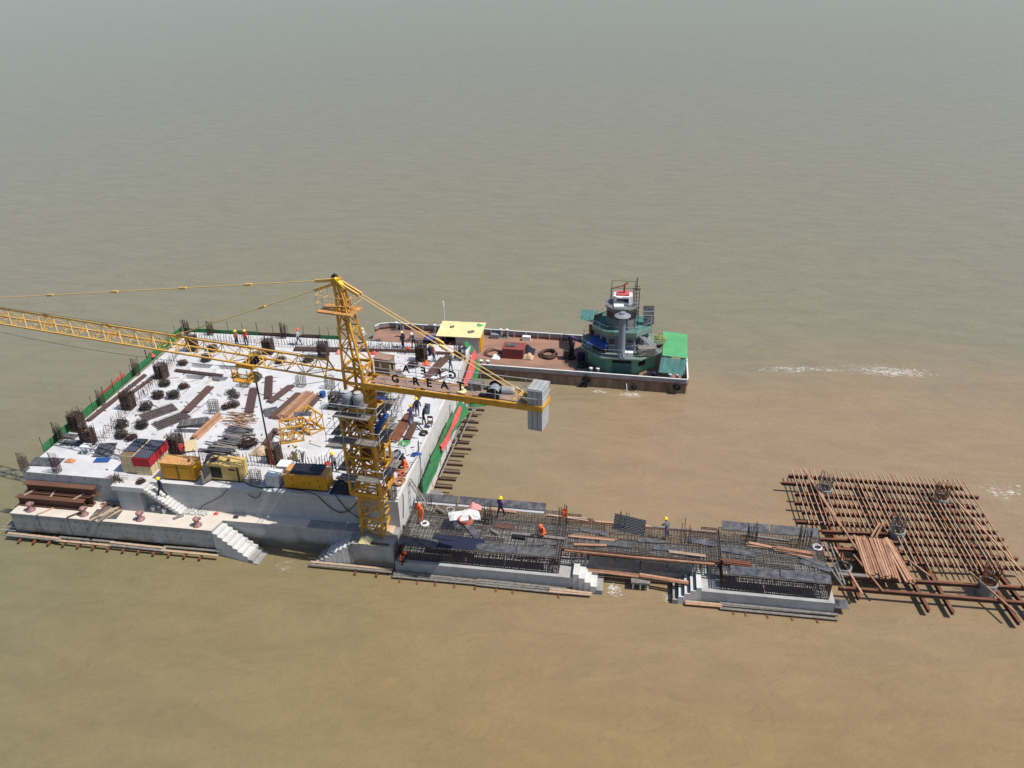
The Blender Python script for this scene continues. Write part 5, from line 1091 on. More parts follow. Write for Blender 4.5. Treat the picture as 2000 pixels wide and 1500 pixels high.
t = thing('float_raft', 'small grey raft carrying the gangplanks over the water', 'raft', (48.0, .8, .2)); MB().box((48.0, .8, .62), (1.3, .9, .16)).build('deck', 'timber_grey', t)
for x in (47.5, 48.0, 48.5): MB().tube((x, .5, -.3), (x, .5, .55), .06, 6).build('leg', 'white', t); MB().tube((x, 1.1, -.3), (x, 1.1, .55), .06, 6).build('leg', 'white', t)

# ---------------------------------------------------------------- steel falsework on piles
fw = thing('steel_falsework', 'rusty steel beam falsework with timber joists standing in the river', 'falsework', (67, 8, .6))
BEAMS = [(59.7, 73.2, 14.85, 14.8), (59.05, 74.0, 13.75, 13.7), (59.9, 73.4, 12.3, 12.3), (59.7, 73.7, 11.1, 11.35), (60.1, 73.6, 9.96, 10.4), (59.5, 73.9, 8.65, 9.3), (61.2, 74.1, 7.7, 8.5), (60.8, 74.0, 6.75, 7.5), (61.1, 74.3, 5.7, 6.35), (61.0, 74.4, 4.5, 5.35), (61.4, 75.5, 2.95, 4.3), (61.3, 75.5, 2.75, 3.3), (61.3, 74.2, 1.6, 1.75)]
def i_beam(par, a, b, w=.2, h=.28):
    t = piece('beam', 'rust', (a[0], a[1], a[2] + h / 2 - .02), (b[0], b[1], b[2] + h / 2 - .02), w, .045, par)
    piece('beam_web', 'rust_dark', (a[0] + .01, a[1], a[2]), (b[0] - .01, b[1], b[2]), .05, h - .04, par); piece('beam_flange', 'rust_dark', (a[0], a[1], a[2] - h / 2 + .02), (b[0], b[1], b[2] - h / 2 + .02), w, .035, par)
for i, (x0, x1, y0, y1) in enumerate(BEAMS):
    if i == 10: continue
    i_beam(fw, (x0, y0, .76 + .0 * i), (x1, y1, .76))
for x0, x1, y0, y1 in ((61.6, 62.6, 14.9, 1.1), (65.2, 66.9, 14.9, .5), (66.7, 68.4, 14.9, .5), (70.2, 72.3, 14.9, .1), (72.4, 73.6, 6.0, .0)): i_beam(fw, (x0, y0, .44), (x1, y1, .44), .22, .3)
for i in range(38):
    x = 60.15 + i * .36; lo = 8.3 if x < 65.4 else (4.2 + rnd(-.1, .5) if x > 66 else 6.6); a = .35 + rnd(-.06, .06)
    if 63.0 < x < 66.2: lo = max(lo, 8.2)
    piece('joist', ('timber_pale', 'timber', 'timber_pale')[i % 3], (x - .12 + rnd(-.05, .05), 15.7 + rnd(-.15, .2), .97), (x + a * (15.7 - lo) / 10, lo, .97), .058, .09, fw)
for a, b in (((61.0, 15.7), (62.6, 8.2)), ((61.1, 15.6), (63.4, 5.0)), ((61.7, 5.7), (62.7, .9)), ((62.9, 5.0), (64.1, 1.4)), ((70.4, 4.2), (72.1, .4)), ((73.4, 4.0), (73.9, -.2)), ((72.0, 12.6), (74.0, 4.5)), ((66.6, 4.9), (67.6, 3.4))): piece('joist', 'timber', (*a, 1.03), (*b, 1.02), .11, .1, fw)
for a, b in (((60.9, 5.6), (61.5, 2.0)), ((61.3, 5.4), (61.7, 1.6)), ((60.6, 3.6), (61.6, 1.2))): piece('joist', 'timber_grey', (*a, 1.5), (*b, 1.1), .1, .08, fw)
piece('bracket', 'rust', (74.2, 1.75, .76), (75.6, 2.3, .8), .2, .25, fw)
piece('board', 'timber_grey', (61.5, 2.85, .98), (64.3, 2.9, .98), .3, .05, fw)
tb = thing('timber_bundle', 'orange pile of long timbers laid across the steel falsework', 'timber', (64.6, 4.8, .95)); c0 = wloc(tb)
for i in range(34):
    k = i % 17; x = 63.25 + k * .17 + rnd(-.03, .03); j = rnd(-.2, .2); z = 1.0 + (.1 if i >= 17 else 0); a = rnd(-.03, .03) + (.12 if k > 12 else 0)
    piece('plank', 'timber', (x + .1 - a * 2, 7.0 + j, z), (x + .15 + a * 2, 2.85 + j - (.35 if k > 11 else 0), z), .13, .09, tb)
piece('plank', 'timber', (64.5, 7.0, 1.18), (65.5, 8.9, 1.1), .13, .09, tb); piece('plank', 'timber', (64.8, 7.0, 1.18), (65.7, 8.8, 1.1), .13, .09, tb)
def pile(label, x, y, z1, h, m, fill, rad=.58):
    t = thing('concrete_pile', label, 'pile', (x, y, 0)); n = 20
    MB().lathe((x, y, 0), [(rad, -2), (rad, z1), (rad - .1, z1), (rad - .1, z1 - .5)], n).build('shell', 'pile_concrete', t)
    MB().lathe((x, y, z1 - .35), [(rad - .11, -.05), (rad - .11, 0)], n).build('core', fill, t)
    mb = MB()
    for i in range(22): a = 6.28 * i / 22; mb.tube((x + (rad - .14) * math.cos(a), y + (rad - .14) * math.sin(a), z1 - .3), (x + (rad - .1) * math.cos(a) + rnd(-.1, .14), y + (rad - .1) * math.sin(a) + rnd(-.06, .1), z1 + h * rnd(.8, 1.1)), .02, 4)
    for i in range(3): mb.ring((x, y, z1 + .1 + i * .14), rad - .13, .018, 20, 4)
    mb.build('pile_bars', m, t, 'stuff'); mb = MB()
    for i in range(5): o = -.36 + i * .18; w = math.sqrt(max(.01, .42 ** 2 - o * o)); mb.tube((x + o, y - w, z1 - .25), (x + o, y + w, z1 - .25), .018, 4).tube((x - w, y + o, z1 - .22), (x + w, y + o, z1 - .22), .018, 4)
    mb.build('pile_grid', m, t, 'stuff')
pile('grey ringed pile with bent bars at the far falsework corner by the caps', 62.26, 13.0, 1.15, 1.2, 'rebar_grey', 'rebar_grey')
pile('rusty ringed pile at the far outer corner of the falsework', 70.9, 12.85, 1.15, 1.3, 'rust', 'rust_dark')
pile('grey ringed pile in the middle of the falsework', 66.6, 8.2, 1.15, 1.2, 'rebar_grey', 'rebar_grey')
pile('dark open pile between the shorter cap and the timber pile', 61.95, 3.6, 1.1, .9, 'rebar_dark', 'black')
pile('pile with tall rusty bars at the near outer corner of the falsework', 71.3, 3.2, 1.1, 1.5, 'rust', 'rust_dark')
blob_sheet('grey crumpled sheet at the falsework end of the shorter cap foot', 61.3, .3, .5, .9, .9, .3, 'plywood_grey')
# ---------------------------------------------------------------- barge
yn = lambda x: 29.35 + .042 * (51.62 - x); yf = lambda x: 37.95 + .046 * (51.62 - x)
BD, BG = .9, 1.6
barge = thing('work_barge', 'flat river barge with rusty red deck and white topped bulwarks', 'barge', (35, 34, 0))
hull = [(51.75, yn(51.75)), (51.9, yn(51.75) + .3), (51.9, yf(51.9) - .3), (51.75, yf(51.75)), (18.3, yf(18)), (17.2, yf(17) - .5), (16.9, yf(17) - 1.2), (17.4, yn(17) + 2.5), (19.0, yn(19) + .2), (20, yn(20))]
MB().prism(hull[::-1], -.8, BD - .01).build('hull', 'barge_side', barge)
cx, cy = 35, 34; sh = lambda k: [(cx + (x - cx) * k, cy + (y - cy) * k) for x, y in hull]
MB().prism(sh(.999)[::-1], BD - .009, BD).build('deck', 'barge_deck', barge)
n = len(hull)
for i in range(n):
    if i == 7 or i == 8 or i == 6: continue
    a, b = Vector((*hull[i], 0)), Vector((*hull[(i + 1) % n], 0)); d = (b - a).normalized()
    up = Vector((0, 0, 1)); e = d * .03
    MB().bar(a - e + up * (1.15 + BG) / 2, b + e + up * (1.15 + BG) / 2, .1, BG - 1.15).build('bulwark', 'bulwark', barge)
    MB().bar(a - e + up * (BD + 1.15) / 2, b + e + up * (BD + 1.15) / 2, .104, 1.15 - BD).build('sheer_plate', 'barge_side', barge)
    MB().bar(a - e + up * (BG + .035), b + e + up * (BG + .035), .15, .06).build('gunwale_rail', 'white', barge)
    MB().bar(a - e + up * 1.13, b + e + up * 1.13, .18, .11).build('rubbing_strake', 'red_band', barge)
    L_ = (b - a).length; k = int(L_ / 1.3); inn = Vector((-d.y, d.x, 0))
    inn = inn if (Vector((cx, cy, 0)) - a).dot(inn) > 0 else -inn
    for j in range(1, k): c = a + (b - a) * (j / k) + inn * .14; MB().box(c + up * (BD + .33), (.05, .05, .66)).build('stay', 'white', barge)
def barge_bitts(lb, x, y):
    t = thing('mooring_bitts', lb, 'bitts', (x, y, BD))
    for s_ in (-.35, .35): MB().lathe((x + s_, y, BD), [(.14, 0), (.14, .85), (.2, .87), (.2, .95), (.1, .98)], 12).build('post', 'grey_paint', t); MB().lathe((x + s_, y, BD + .985), [(.2, 0), (.18, .05)], 12).build('cap', 'white', t)
    MB().box((x, y, BD + .03), (1.1, .4, .06)).build('base', 'bulwark', t)
for lb, x, y in (('twin mooring bitts on the far bulwark near the barge bow', 19.6, yf(19.6) - .35), ('twin mooring bitts on the far bulwark beyond the yellow roofed hut', 31.9, yf(31.9) - .35), ('twin mooring bitts on the far bulwark beside the hut pole', 24.2, yf(24) - .35), ('twin mooring bitts on the near bulwark close to the platform corner', 31.2, yn(31) + .4), ('twin mooring bitts on the near bulwark before the green deckhouse', 42.6, yn(42) + .5), ('twin mooring bitts at the stern by the teal awning', 50.5, yn(50) + .45)): barge_bitts(lb, x, y)
for lb, x, z, r_ in (('black tyre fender below the forward side of the deckhouse', 41.9, .95, .42), ('black tyre fender at the stern corner of the barge', 50.9, .85, .42), ('small dark tyre fender beside the water outlet', 46.7, .45, .3), ('half sunk tyre fender near the middle of the barge side', 41.6, .1, .4)):
    t = MB(); t.ring((x, yn(x) - .2, z), r_ * .75, r_ * .27, 20, 8, 1, (R(90), 0)); tag(t.build('tyre_fender', 'rubber', smooth=True), lb, 'tyre')
# hut with pale yellow roof
hut = thing('deck_hut', 'small white hut with pale yellow roof on the barge deck', 'hut', (27.8, 35.8, BD))
MB().prism([(27.3, 34.4), (29.9, 34.3), (29.9, 37.0), (27.3, 37.1)], BD, 2.75).build('walls', 'galv', hut)
MB().prism([(25.4, 34.4), (25.5, 34.4), (25.5, 37.2), (25.4, 37.2)], BD, 2.7).build('side_wall', 'galv', hut)
mb = MB(); mb.sheet((25.2, 34.1, 2.8), (4.95, -.1, .05), (0, 3.35, .3), 6, 6, lambda a, b: .02 * math.sin(a * 20), .06); rf_ = mb.build('roof', 'cream', hut)
for x, y, r_ in ((26.6, 36.1, .3), (28.9, 35.2, .45)): MB().box((x, y, 2.93 + (y - 34.1) * .09), (r_ * 1.5, r_, .05), .5).build('patch', 'timber_grey', rf_)
MB().lathe((29.6, 36.9, 3.08), [(.42, 0), (.42, .03)], 14).build('patch', 'green_roof', rf_)
MB().box((29.95, 35.4, 1.8), (.12, 1.9, 1.7)).build('side_panel', 'gen_orange', hut)
MB().box((26.3, 36.9, 1.8), (1.5, .1, 1.6)).build('back_wall', 'black', hut)
tag(MB().tube((25.05, 39.0, BD), (24.95, 39.1, 4.2), .05, 6).tube((24.95, 39.1, 4.1), (24.93, 39.1, 4.75), .09, 6).build('flag_pole', 'white'), 'thin white pole with dark lamp beside the hut', 'pole')
# cargo on deck
t = thing('oxide_container', 'dark red steel box on the barge deck', 'box', (33.7, 34.2, BD)); MB().box((33.75, 34.15, BD + .55), (2.3, 1.7, 1.1), R(-2)).build('body', 'oxide_red', t); MB().box((33.75, 34.15, BD + 1.13), (2.4, 1.8, .06), R(-2)).build('lid', 'oxide_red', t); MB().box((33.4, 34.2, BD + 1.22), (1.0, .8, .12), R(5)).build('hatch', 'plywood_grey', t)
blob_sheet('blue tarpaulin slung over the end of the red box', 35.1, 35.0, BD, 1.5, 1.8, 1.0, 'navy')
blob_sheet('heap of netting and cloth beside the red box', 35.3, 33.7, BD, 1.2, 1.0, .7, 'rope', 'net_heap', 'net')
blob_sheet('white sacks in front of the red box', 31.9, 33.5, BD, .9, 1.2, .4, 'white', 'sack_heap', 'sacks')
coil('wide brown rope coil on deck behind the red box', 37.4, 34.6, BD, 1.0, .06, 'rust_dark', 7, .8, 'rope', 'rope_coil')
coil('thin brown hose loops on deck beside the red box', 31.4, 34.3, BD, 1.0, .035, 'rust_dark', 5, .7, name='hose_loops')
tag(MB().path([(19.5 + i * .35, 37.3 - i * .16 + .35 * math.sin(i * 1.1), BD + .06) for i in range(16)], .06, 5).build('rope', 'rebar_dark'), 'dark rope snaking over the barge bow deck', 'rope')
tag(MB().path([(39.6 + i * .2, 32.6 - i * .1 + .4 * math.sin(i * 1.4), BD + .05) for i in range(14)], .05, 5).build('rope', 'rope'), 'pale rope snaking toward the deckhouse', 'rope')
t = thing('hydraulic_crane', 'small dark folding crane on the barge deck before the deckhouse', 'crane', (39.9, 34.2, BD)); MB().lathe((39.9, 34.2, BD), [(.5, 0), (.45, .3), (.25, .4), (.22, 1.7)], 12).build('pedestal', 'black', t); MB().bar((39.9, 34.2, 2.4), (39.7, 34.3, 3.4), .3, .35).build('lower_arm', 'navy', t); MB().bar((39.65, 34.3, 3.4), (41.4, 34.4, 2.6), .22, .26).build('upper_arm', 'purple', t); MB().box((39.4, 33.9, 1.5), (.6, .5, .9)).build('control_stand', 'rebar_dark', t)
drum('blue drum beside the folding crane on the barge', 41.0, 33.5, BD, .4, .95, 'navy')
t = thing('machinery', 'dark machinery under blue cloth beside the hut', 'machine', (24.2, 35.3, BD)); MB().box((24.2, 35.5, BD + .5), (1.4, 1.4, 1.0)).build('engine', 'rebar_dark', t); MB().lathe((24.9, 34.5, BD + .5), [(.5, -.3), (.5, .3)], 16, 'X').build('wheel', 'timber_grey', t); blob_sheet('blue cloth over the dark machinery beside the hut', 24.3, 35.2, BD + 1.0, 1.3, 1.0, .5, 'tarp_blue', 'cloth', 'cloth')
panel(41.4, yn(41) + .5, .9, .7, R(0), 'galv', 'pale metal hatch plate by the near bulwark', BD + .3, name='hatch_plate', cat='hatch', tx=R(25))
slats(22.3, 36.6, 3.0, .9, 7, R(-20), 'loose timbers lying on the barge bow deck', ('timber_grey', 'rust_dark'), z0=BD)
slats(17.9, 35.0, 1.6, 2.0, 14, R(40), 'dark scrap piled at the barge bow', ('rebar_dark', 'rust_dark', 'plywood_dark'), z0=BD)
for lb, x in (('grey box by the far bulwark beyond the hut', 30.9), ('white box by the far bulwark near the red box', 34.5)): tag(MB().box((x, yf(x) - .6, BD + .25), (.9, .5, .5)).build('deck_box', 'grey_paint' if x < 32 else 'white'), lb, 'box')
# deckhouse
dh = thing('deckhouse', 'tall tiered green and grey deckhouse with funnel on the barge', 'deckhouse', (45.2, 34, BD))
def octa(cx_, cy_, hx, hy, ch): return [(cx_ - hx + ch, cy_ - hy), (cx_ + hx - ch, cy_ - hy), (cx_ + hx, cy_ - hy + ch), (cx_ + hx, cy_ + hy - ch), (cx_ + hx - ch, cy_ + hy), (cx_ - hx + ch, cy_ + hy), (cx_ - hx, cy_ + hy - ch), (cx_ - hx, cy_ - hy + ch)]
Z1, Z2, Z3 = 3.1, 5.05, 7.45
MB().prism(octa(45.2, 34.3, 3.5, 3.0, 2.0), BD, Z1 - .1).build('lower_house', 'green_hull', dh)
MB().prism(octa(45.2, 33.9, 4.15, 3.7, 2.2), Z1 - .1, Z1 + .02).build('main_deck_plate', 'level_deck', dh)
MB().prism(octa(45.1, 34.2, 2.75, 2.5, 1.4), Z1 + .02, Z2 - .1).build('middle_house', 'house_grey', dh)
MB().prism(octa(45.1, 34.2, 3.0, 2.8, 1.5), Z2 - .1, Z2).build('bridge_deck_plate', 'teal', dh)
mb = MB(); o_ = octa(45.1, 34.2, 3.02, 2.82, 1.5)
for i in range(8):
    a, b = o_[i], o_[(i + 1) % 8]
    if i in (2, 3): continue
    mb.bar((*a, Z2 + .2), (*b, Z2 + .2), .05, .42)
mb.build('coaming', 'level_deck', dh)
wh_ = MB().prism(octa(45.0, 34.4, 1.5, 1.6, .8), Z2, Z3 - .15).build('wheelhouse', 'wheelhouse', dh)
MB().prism(octa(45.0, 34.4, 1.68, 1.8, .9), Z3 - .15, Z3).build('roof', 'wheelhouse', wh_)
mb = MB(); o_ = octa(45.0, 34.4, 1.515, 1.615, .8)
for i in range(8):
    a, b = Vector((*o_[i], 0)), Vector((*o_[(i + 1) % 8], 0)); L_ = (b - a).length; c = (a + b) / 2; d = (b - a).normalized()
    MB().bar(a + d * .12 + Vector((0, 0, 6.55)), b - d * .12 + Vector((0, 0, 6.55)), .03, .7).build('window', 'glass', wh_)
uc_ = MB().prism(octa(45.05, 34.5, .95, .85, .4), Z3, Z3 + .85).build('upper_cabin', 'white', dh)
MB().box((45.05, 33.65, Z3 + .5), (1.2, .04, .4)).build('window', 'glass', uc_)
MB().box((45.05, 34.6, Z3 + .93), (1.25, 1.1, .12)).build('roof', 'net_red', uc_)
MB().box((44.7, 33.2, Z3 + .12), (1.0, .8, .16), R(4)).build('skylight', 'white', dh)
mb = MB().tube((45.15, 34.6, Z3 + 1.0), (45.15, 34.6, Z3 + 1.9), .1, 8).tube((45.15, 34.6, Z3 + 1.8), (43.9, 34.2, Z3 + 1.55), .07, 8).tube((45.1, 34.6, Z3 + 1.85), (45.5, 34.7, Z3 + 2.05), .09, 8); mb.build('fire_monitor', 'oxide_red', dh)
mb = MB()
for x, y in Q4: mb.tube((45.05 + x * 1.2, 34.5 + y * 1.0, Z3), (45.05 + x * 1.2, 34.5 + y * 1.0, Z3 + 1.9), .03, 5)
for x, y in ((-1.2, 1.2),): mb.tube((43.85, 33.5, Z3 + 1.9), (46.25, 33.5, Z3 + 1.9), .025, 5).tube((43.85, 35.5, Z3 + 1.9), (46.25, 35.5, Z3 + 1.9), .025, 5)
mb.build('upper_rail', 'rebar_dark', dh)
mb = MB()
for x, y in ((46.1, 33.4), (46.7, 33.4), (46.4, 33.9)): mb.tube((x, y, Z2), (x, y, 9.3), .035, 5)
for i in range(11): z = Z2 + .4 + i * .38; mb.tube((46.1, 33.4, z), (46.7, 33.4, z), .025, 4).tube((46.7, 33.4, z), (46.4, 33.9, z + .2), .02, 4)
mb.tube((46.4, 33.6, 9.2), (46.4, 33.6, 10.5), .06, 6).tube((46.1, 33.6, 9.6), (46.75, 33.6, 9.6), .03, 5).tube((46.0, 33.6, 9.3), (46.8, 33.6, 9.3), .06, 5); mb.build('lattice_mast', 'rebar_dark', dh)
fu_ = MB().lathe((45.2, 30.65, 0), [(.5, Z1 + .02), (.42, Z1 + .1), (.38, 4.2), (.31, 7.2), (.34, 7.35)], 20).build('funnel', 'house_grey', dh, smooth=True)
MB().lathe((45.2, 30.65, 0), [(.3, 7.35), (.78, 7.55), (.8, 7.63), (.3, 7.85), (.3, 7.97), (.18, 8.0)], 24).build('cowl', 'grey_paint', fu_)
for i, (a, b) in enumerate(zip(octa(45.1, 34.2, 2.76, 2.51, 1.4), octa(45.1, 34.2, 2.76, 2.51, 1.4)[1:] + octa(45.1, 34.2, 2.76, 2.51, 1.4)[:1])):
    a = Vector((*a, 0)); b = Vector((*b, 0)); k = 3 if (b - a).length > 2.4 else 2
    for j in range(k):
        c = a + (b - a) * ((j + .5) / k); d = (b - a).normalized() * .3
        w = MB().bar(c - d + Vector((0, 0, 4.25)), c + d + Vector((0, 0, 4.25)), .03, .65).build('window', 'glass', dh)
        nrm = Vector((d.y, -d.x, 0)).normalized() * .02; up = Vector((0, 0, 1))
        MB().bar(c - d * 1.12 + nrm + up * 3.9, c + d * 1.12 + nrm + up * 3.9, .05, .06).build('sill', 'white', w)
do_ = MB().box((45.3, 31.29, 1.75), (2.0, .04, 1.7)).build('door', 'teal', dh); MB().box((45.3, 31.28, 2.35), (1.9, .05, .5)).build('window', 'glass', do_)
MB().box((43.7, 31.28 + .55, 1.9), (.9, .05, .5), R(-42)).build('window', 'glass', dh); MB().box((47.3, 31.9, 1.9), (.9, .05, .5), R(42)).build('window', 'glass', dh)
def railing(poly, z, h, name, skip=()):
    mb = MB(); k = len(poly)
    for i in range(k):
        if i in skip: continue
        a, b = Vector((*poly[i], z)), Vector((*poly[(i + 1) % k], z)); m_ = max(2, int((b - a).length / 1.1))
        for j in range(m_ + 1): c = a + (b - a) * (j / m_); mb.tube(c, c + Vector((0, 0, h)), .018, 4)
        for f in (.5, 1.0): mb.tube(a + Vector((0, 0, h * f)), b + Vector((0, 0, h * f)), .018, 4)
    mb.build(name, 'rail_grey', dh)
railing(octa(45.2, 33.9, 4.1, 3.65, 2.2), Z1, .95, 'main_rail'); railing(octa(45.1, 34.2, 2.95, 2.75, 1.5), Z2 + .02, .95, 'bridge_rail')
for i in range(9): MB().box((47.0 + i * .22, 32.2 - .0 * i, Z2 - .22 * i - .1), (.26, .7, .05)).build('stair_tread', 'grey_paint', dh)
for y in (31.85, 32.55): MB().bar((46.9, y, Z2 - .05), (48.9, y, Z1 + .05), .06, .2).build('stair_stringer', 'galv', dh)
mb = MB(); 
for k in range(3): mb.box((47.7 + .0 * k, 31.3 + k * .0, Z1 + .25 + k * .28), (1.7, .9, .24), R(10))
mb.build('mattress_stack', 'timber_grey', dh); MB().box((46.0, 30.75, Z1 + .3), (.8, .5, .55)).build('white_chest', 'white', dh)
tag(MB().box((47.75, 34.6, Z2 + 1.05), (1.1, .06, 1.9), R(8), R(-22)).build('ribbed_panel', 'plywood_dark'), 'dark ribbed panel standing upright on the bridge deck', 'panel')
for k in range(3): MB().box((47.75, 34.5 + (.62 - k * .6) * .4, Z2 + .5 + k * .55), (1.0, .04, .06), R(8)).build('rib', 'galv', C.objects['ribbed_panel'])
def awning(lb, pts, m, th=.05, cat='awning', name='awning'):
    mb = MB(); p = [Vector(q) for q in pts]; u = 8
    vs = [p[0] + (p[1] - p[0]) * (i / u) + ((p[3] + (p[2] - p[3]) * (i / u)) - (p[0] + (p[1] - p[0]) * (i / u))) * (j / 4) + Vector((0, 0, .02 * ((i % 2) - .5) + rnd(-.03, .03) if name == 'awning' else 0)) for j in range(5) for i in range(u + 1)]
    mb.add(vs, [(j * (u + 1) + i, j * (u + 1) + i + 1, (j + 1) * (u + 1) + i + 1, (j + 1) * (u + 1) + i) for j in range(4) for i in range(u)])
    o = mb.build(name, m, loc=pts[0]); md = o.modifiers.new('thick', 'SOLIDIFY'); md.thickness = th; return tag(o, lb, cat)
awning('bright green sheet roof over the barge stern', [(49.3, 31.3, 3.2), (51.75, 30.9, 3.2), (51.9, 36.4, 3.3), (49.4, 37.0, 3.3)], 'green_roof', name='stern_roof', cat='roof')
awning('torn teal awning sloping down in front of the green stern roof', [(49.0, 29.9, 2.0), (51.4, 29.7, 1.9), (51.75, 30.85, 3.05), (49.2, 31.25, 3.05)], 'teal')
awning('corrugated teal awning reaching out from the bridge deck toward the bow', [(40.6, 36.4, 4.6), (42.3, 35.2, 4.7), (42.4, 38.0, 4.9), (40.5, 38.4, 4.8)], 'teal')
awning('bright blue awning over the middle deck window', [(41.6, 32.0, 3.8), (43.6, 30.8, 3.8), (44.0, 32.1, 4.3), (42.3, 33.3, 4.3)], 'tarp_blue')
for x, y in ((49.6, 31.3), (51.6, 31.0), (51.7, 36.2), (49.6, 36.6)): tag(MB().tube((x, y, BD), (x, y, 3.15), .05, 6).build('roof_post', 'galv'), 'post under the green stern roof', 'post', 'posts of the stern roof')
tag(MB().box((42.3, 35.9, Z1 + .5), (1.3, .9, .9), R(15)).build('deck_locker', 'oxide_red'), 'dark red locker on the main deck under the teal awning', 'locker')
drum('blue drum under the teal stern awning', 48.6, 30.2, BD, .3, .9, 'navy')
slats(49.2, 30.2, 1.8, .8, 10, R(8), 'wooden scraps on the stern deck below the torn awning', ('rust', 'timber_grey', 'black'), z0=BD)
pt = thing('potted_shrub', 'leafy yellow green shrub on the deckhouse rail', 'plant', (49.0, 33.2, Z1))
MB().lathe((49.0, 33.2, Z1), [(.22, 0), (.3, .4)], 12).build('pot', 'rust_dark', pt); mb = MB()
for i in range(170):
    a = rnd(0, 6.28); r_ = .65 * math.sqrt(rnd(0, 1)); c = Vector((49.0 + r_ * math.cos(a), 33.2 + r_ * math.sin(a), Z1 + .5 + rnd(0, 1.2) * (1 - r_ * .5))); u = Vector((rnd(-1, 1), rnd(-1, 1), rnd(-.3, .6))).normalized() * .16; v = u.cross(Vector((rnd(-1, 1), rnd(-1, 1), 1))).normalized() * .05
    mb.add([c - u, c + v, c + u, c - v], [(0, 1, 2, 3)])
mb.build('foliage', 'leaf_yellow', pt, 'stuff')
tag(MB().path([(45.9, yn(45.9) - .12, .75), (45.95, yn(45.9) - .3, .4), (46.0, yn(45.9) - .4, .02)], .045, 6).build('water_jet', 'white'), 'white jet of water pouring from the barge side', 'water')

for lb, x, y, m in (('brown hose heap by the near bulwark before the deckhouse', 42.1, 30.4, 'rust_dark'), ('dark gear heap at the side of the deckhouse door', 48.0, 30.7, 'rebar_dark'), ('dark gear heap in the deckhouse shade on the bow side', 41.3, 32.3, 'rebar_dark')):
    coil(lb, x, y, BD + .02, .5, .07, m, 6, .7, 'gear', 'gear_heap')
tag(MB().box((43.1, 31.9, Z1 + .35), (1.5, .7, .6), R(-30)).build('deck_bench', 'rebar_dark'), 'dark bench under the blue awning of the deckhouse', 'bench')
# ---------------------------------------------------------------- people
def body_mesh(name, J, R_):
    """one continuous skinned figure from joints; faces take skin, top, trousers or shoes by the nearest bone"""
    E = [('hip', 'waist'), ('waist', 'chest'), ('chest', 'neck'), ('neck', 'head'), ('head', 'crown')]
    for s in 'LR': E += [('chest', 'sh' + s), ('sh' + s, 'el' + s), ('el' + s, 'wr' + s), ('wr' + s, 'ha' + s), ('hip', 'th' + s), ('th' + s, 'kn' + s), ('kn' + s, 'an' + s), ('an' + s, 'to' + s)]
    names = list(J); idx = {k: i for i, k in enumerate(names)}
    me = bpy.data.meshes.new(name); me.from_pydata([J[k] for k in names], [(idx[a], idx[b]) for a, b in E], []); o = bpy.data.objects.new(name, me); C.objects.link(o)
    o.modifiers.new('skin', 'SKIN'); sub = o.modifiers.new('sub', 'SUBSURF'); sub.levels = sub.render_levels = 1
    for i, k in enumerate(names): r = R_[k.rstrip('LR') if k[-1] in 'LR' else k]; me.skin_vertices[0].data[i].radius = (r, r); me.skin_vertices[0].data[i].use_root = (k == 'hip')
    dg = bpy.context.evaluated_depsgraph_get(); dg.update(); out = bpy.data.meshes.new_from_object(o.evaluated_get(dg)); bpy.data.objects.remove(o)
    out.materials.clear()
    for m in ('skin', 'navy', 'navy', 'black'): out.materials.append(M[m])
    def part(a, b): return 0 if {a, b} & {'head', 'crown'} or b.startswith('ha') else 3 if b.startswith('to') else 2 if b[:2] in ('th', 'kn', 'an') else 1
    for p in out.polygons:
        c = p.center; best = (9, 0)
        for a, b in E:
            A_, B_ = Vector(J[a]), Vector(J[b]); d = B_ - A_; t = max(0, min(1, (c - A_).dot(d) / max(1e-9, d.length_squared))); q = (c - A_ - d * t).length
            if q < best[0]: best = (q, part(a, b))
        p.material_index = best[1]; p.use_smooth = True
    return out
RAD = dict(hip=.155, waist=.14, chest=.165, neck=.06, head=.095, crown=.09, sh=.075, el=.055, wr=.042, ha=.045, th=.1, kn=.075, an=.055, to=.05)
def pose(hip=(0, 0, .95), lean=0.0, twist=0.0, head=(0, 0), arms=((.12, .05), (.12, .05)), hands=None, step=.0, knees=None, feet=None):
    h = Vector(hip); m = Matrix.Rotation(-lean, 3, 'X'); up = lambda x, y, z: tuple(h + m @ Vector((x, y, z)))
    J = dict(hip=tuple(h), waist=up(0, 0, .18), chest=up(0, 0, .42), neck=up(0, .02, .58), head=up(head[0], .05 + head[1], .68), crown=up(head[0], .06 + head[1], .77))
    for k, s in enumerate('LR'):
        sg = (-1, 1)[k]; sh = Vector(up(sg * .2, 0, .46)); J['sh' + s] = tuple(sh)
        if hands and hands[k]: ha = Vector(hands[k]); el = (sh + ha) / 2 + Vector((sg * .08, -.05, -.08)); wr = ha + (el - ha).normalized() * .09
        else: el = sh + Vector((sg * arms[k][0], arms[k][1] * .3, -.27)); wr = el + Vector((sg * .02, arms[k][1], -.24)); ha = wr + Vector((0, .03, -.08))
        J['el' + s], J['wr' + s], J['ha' + s] = tuple(el), tuple(wr), tuple(ha)
        th = h + Vector((sg * .1, 0, -.08)); ft = Vector(feet[k]) if feet else Vector((sg * .13, sg * step, .07)); kn = Vector(knees[k]) if knees else (th + ft) / 2 + Vector((sg * .02, .05, .02))
        J['th' + s], J['kn' + s], J['an' + s], J['to' + s] = tuple(th), tuple(kn), tuple(ft), tuple(ft + Vector((0, .15, -.03)))
    return J
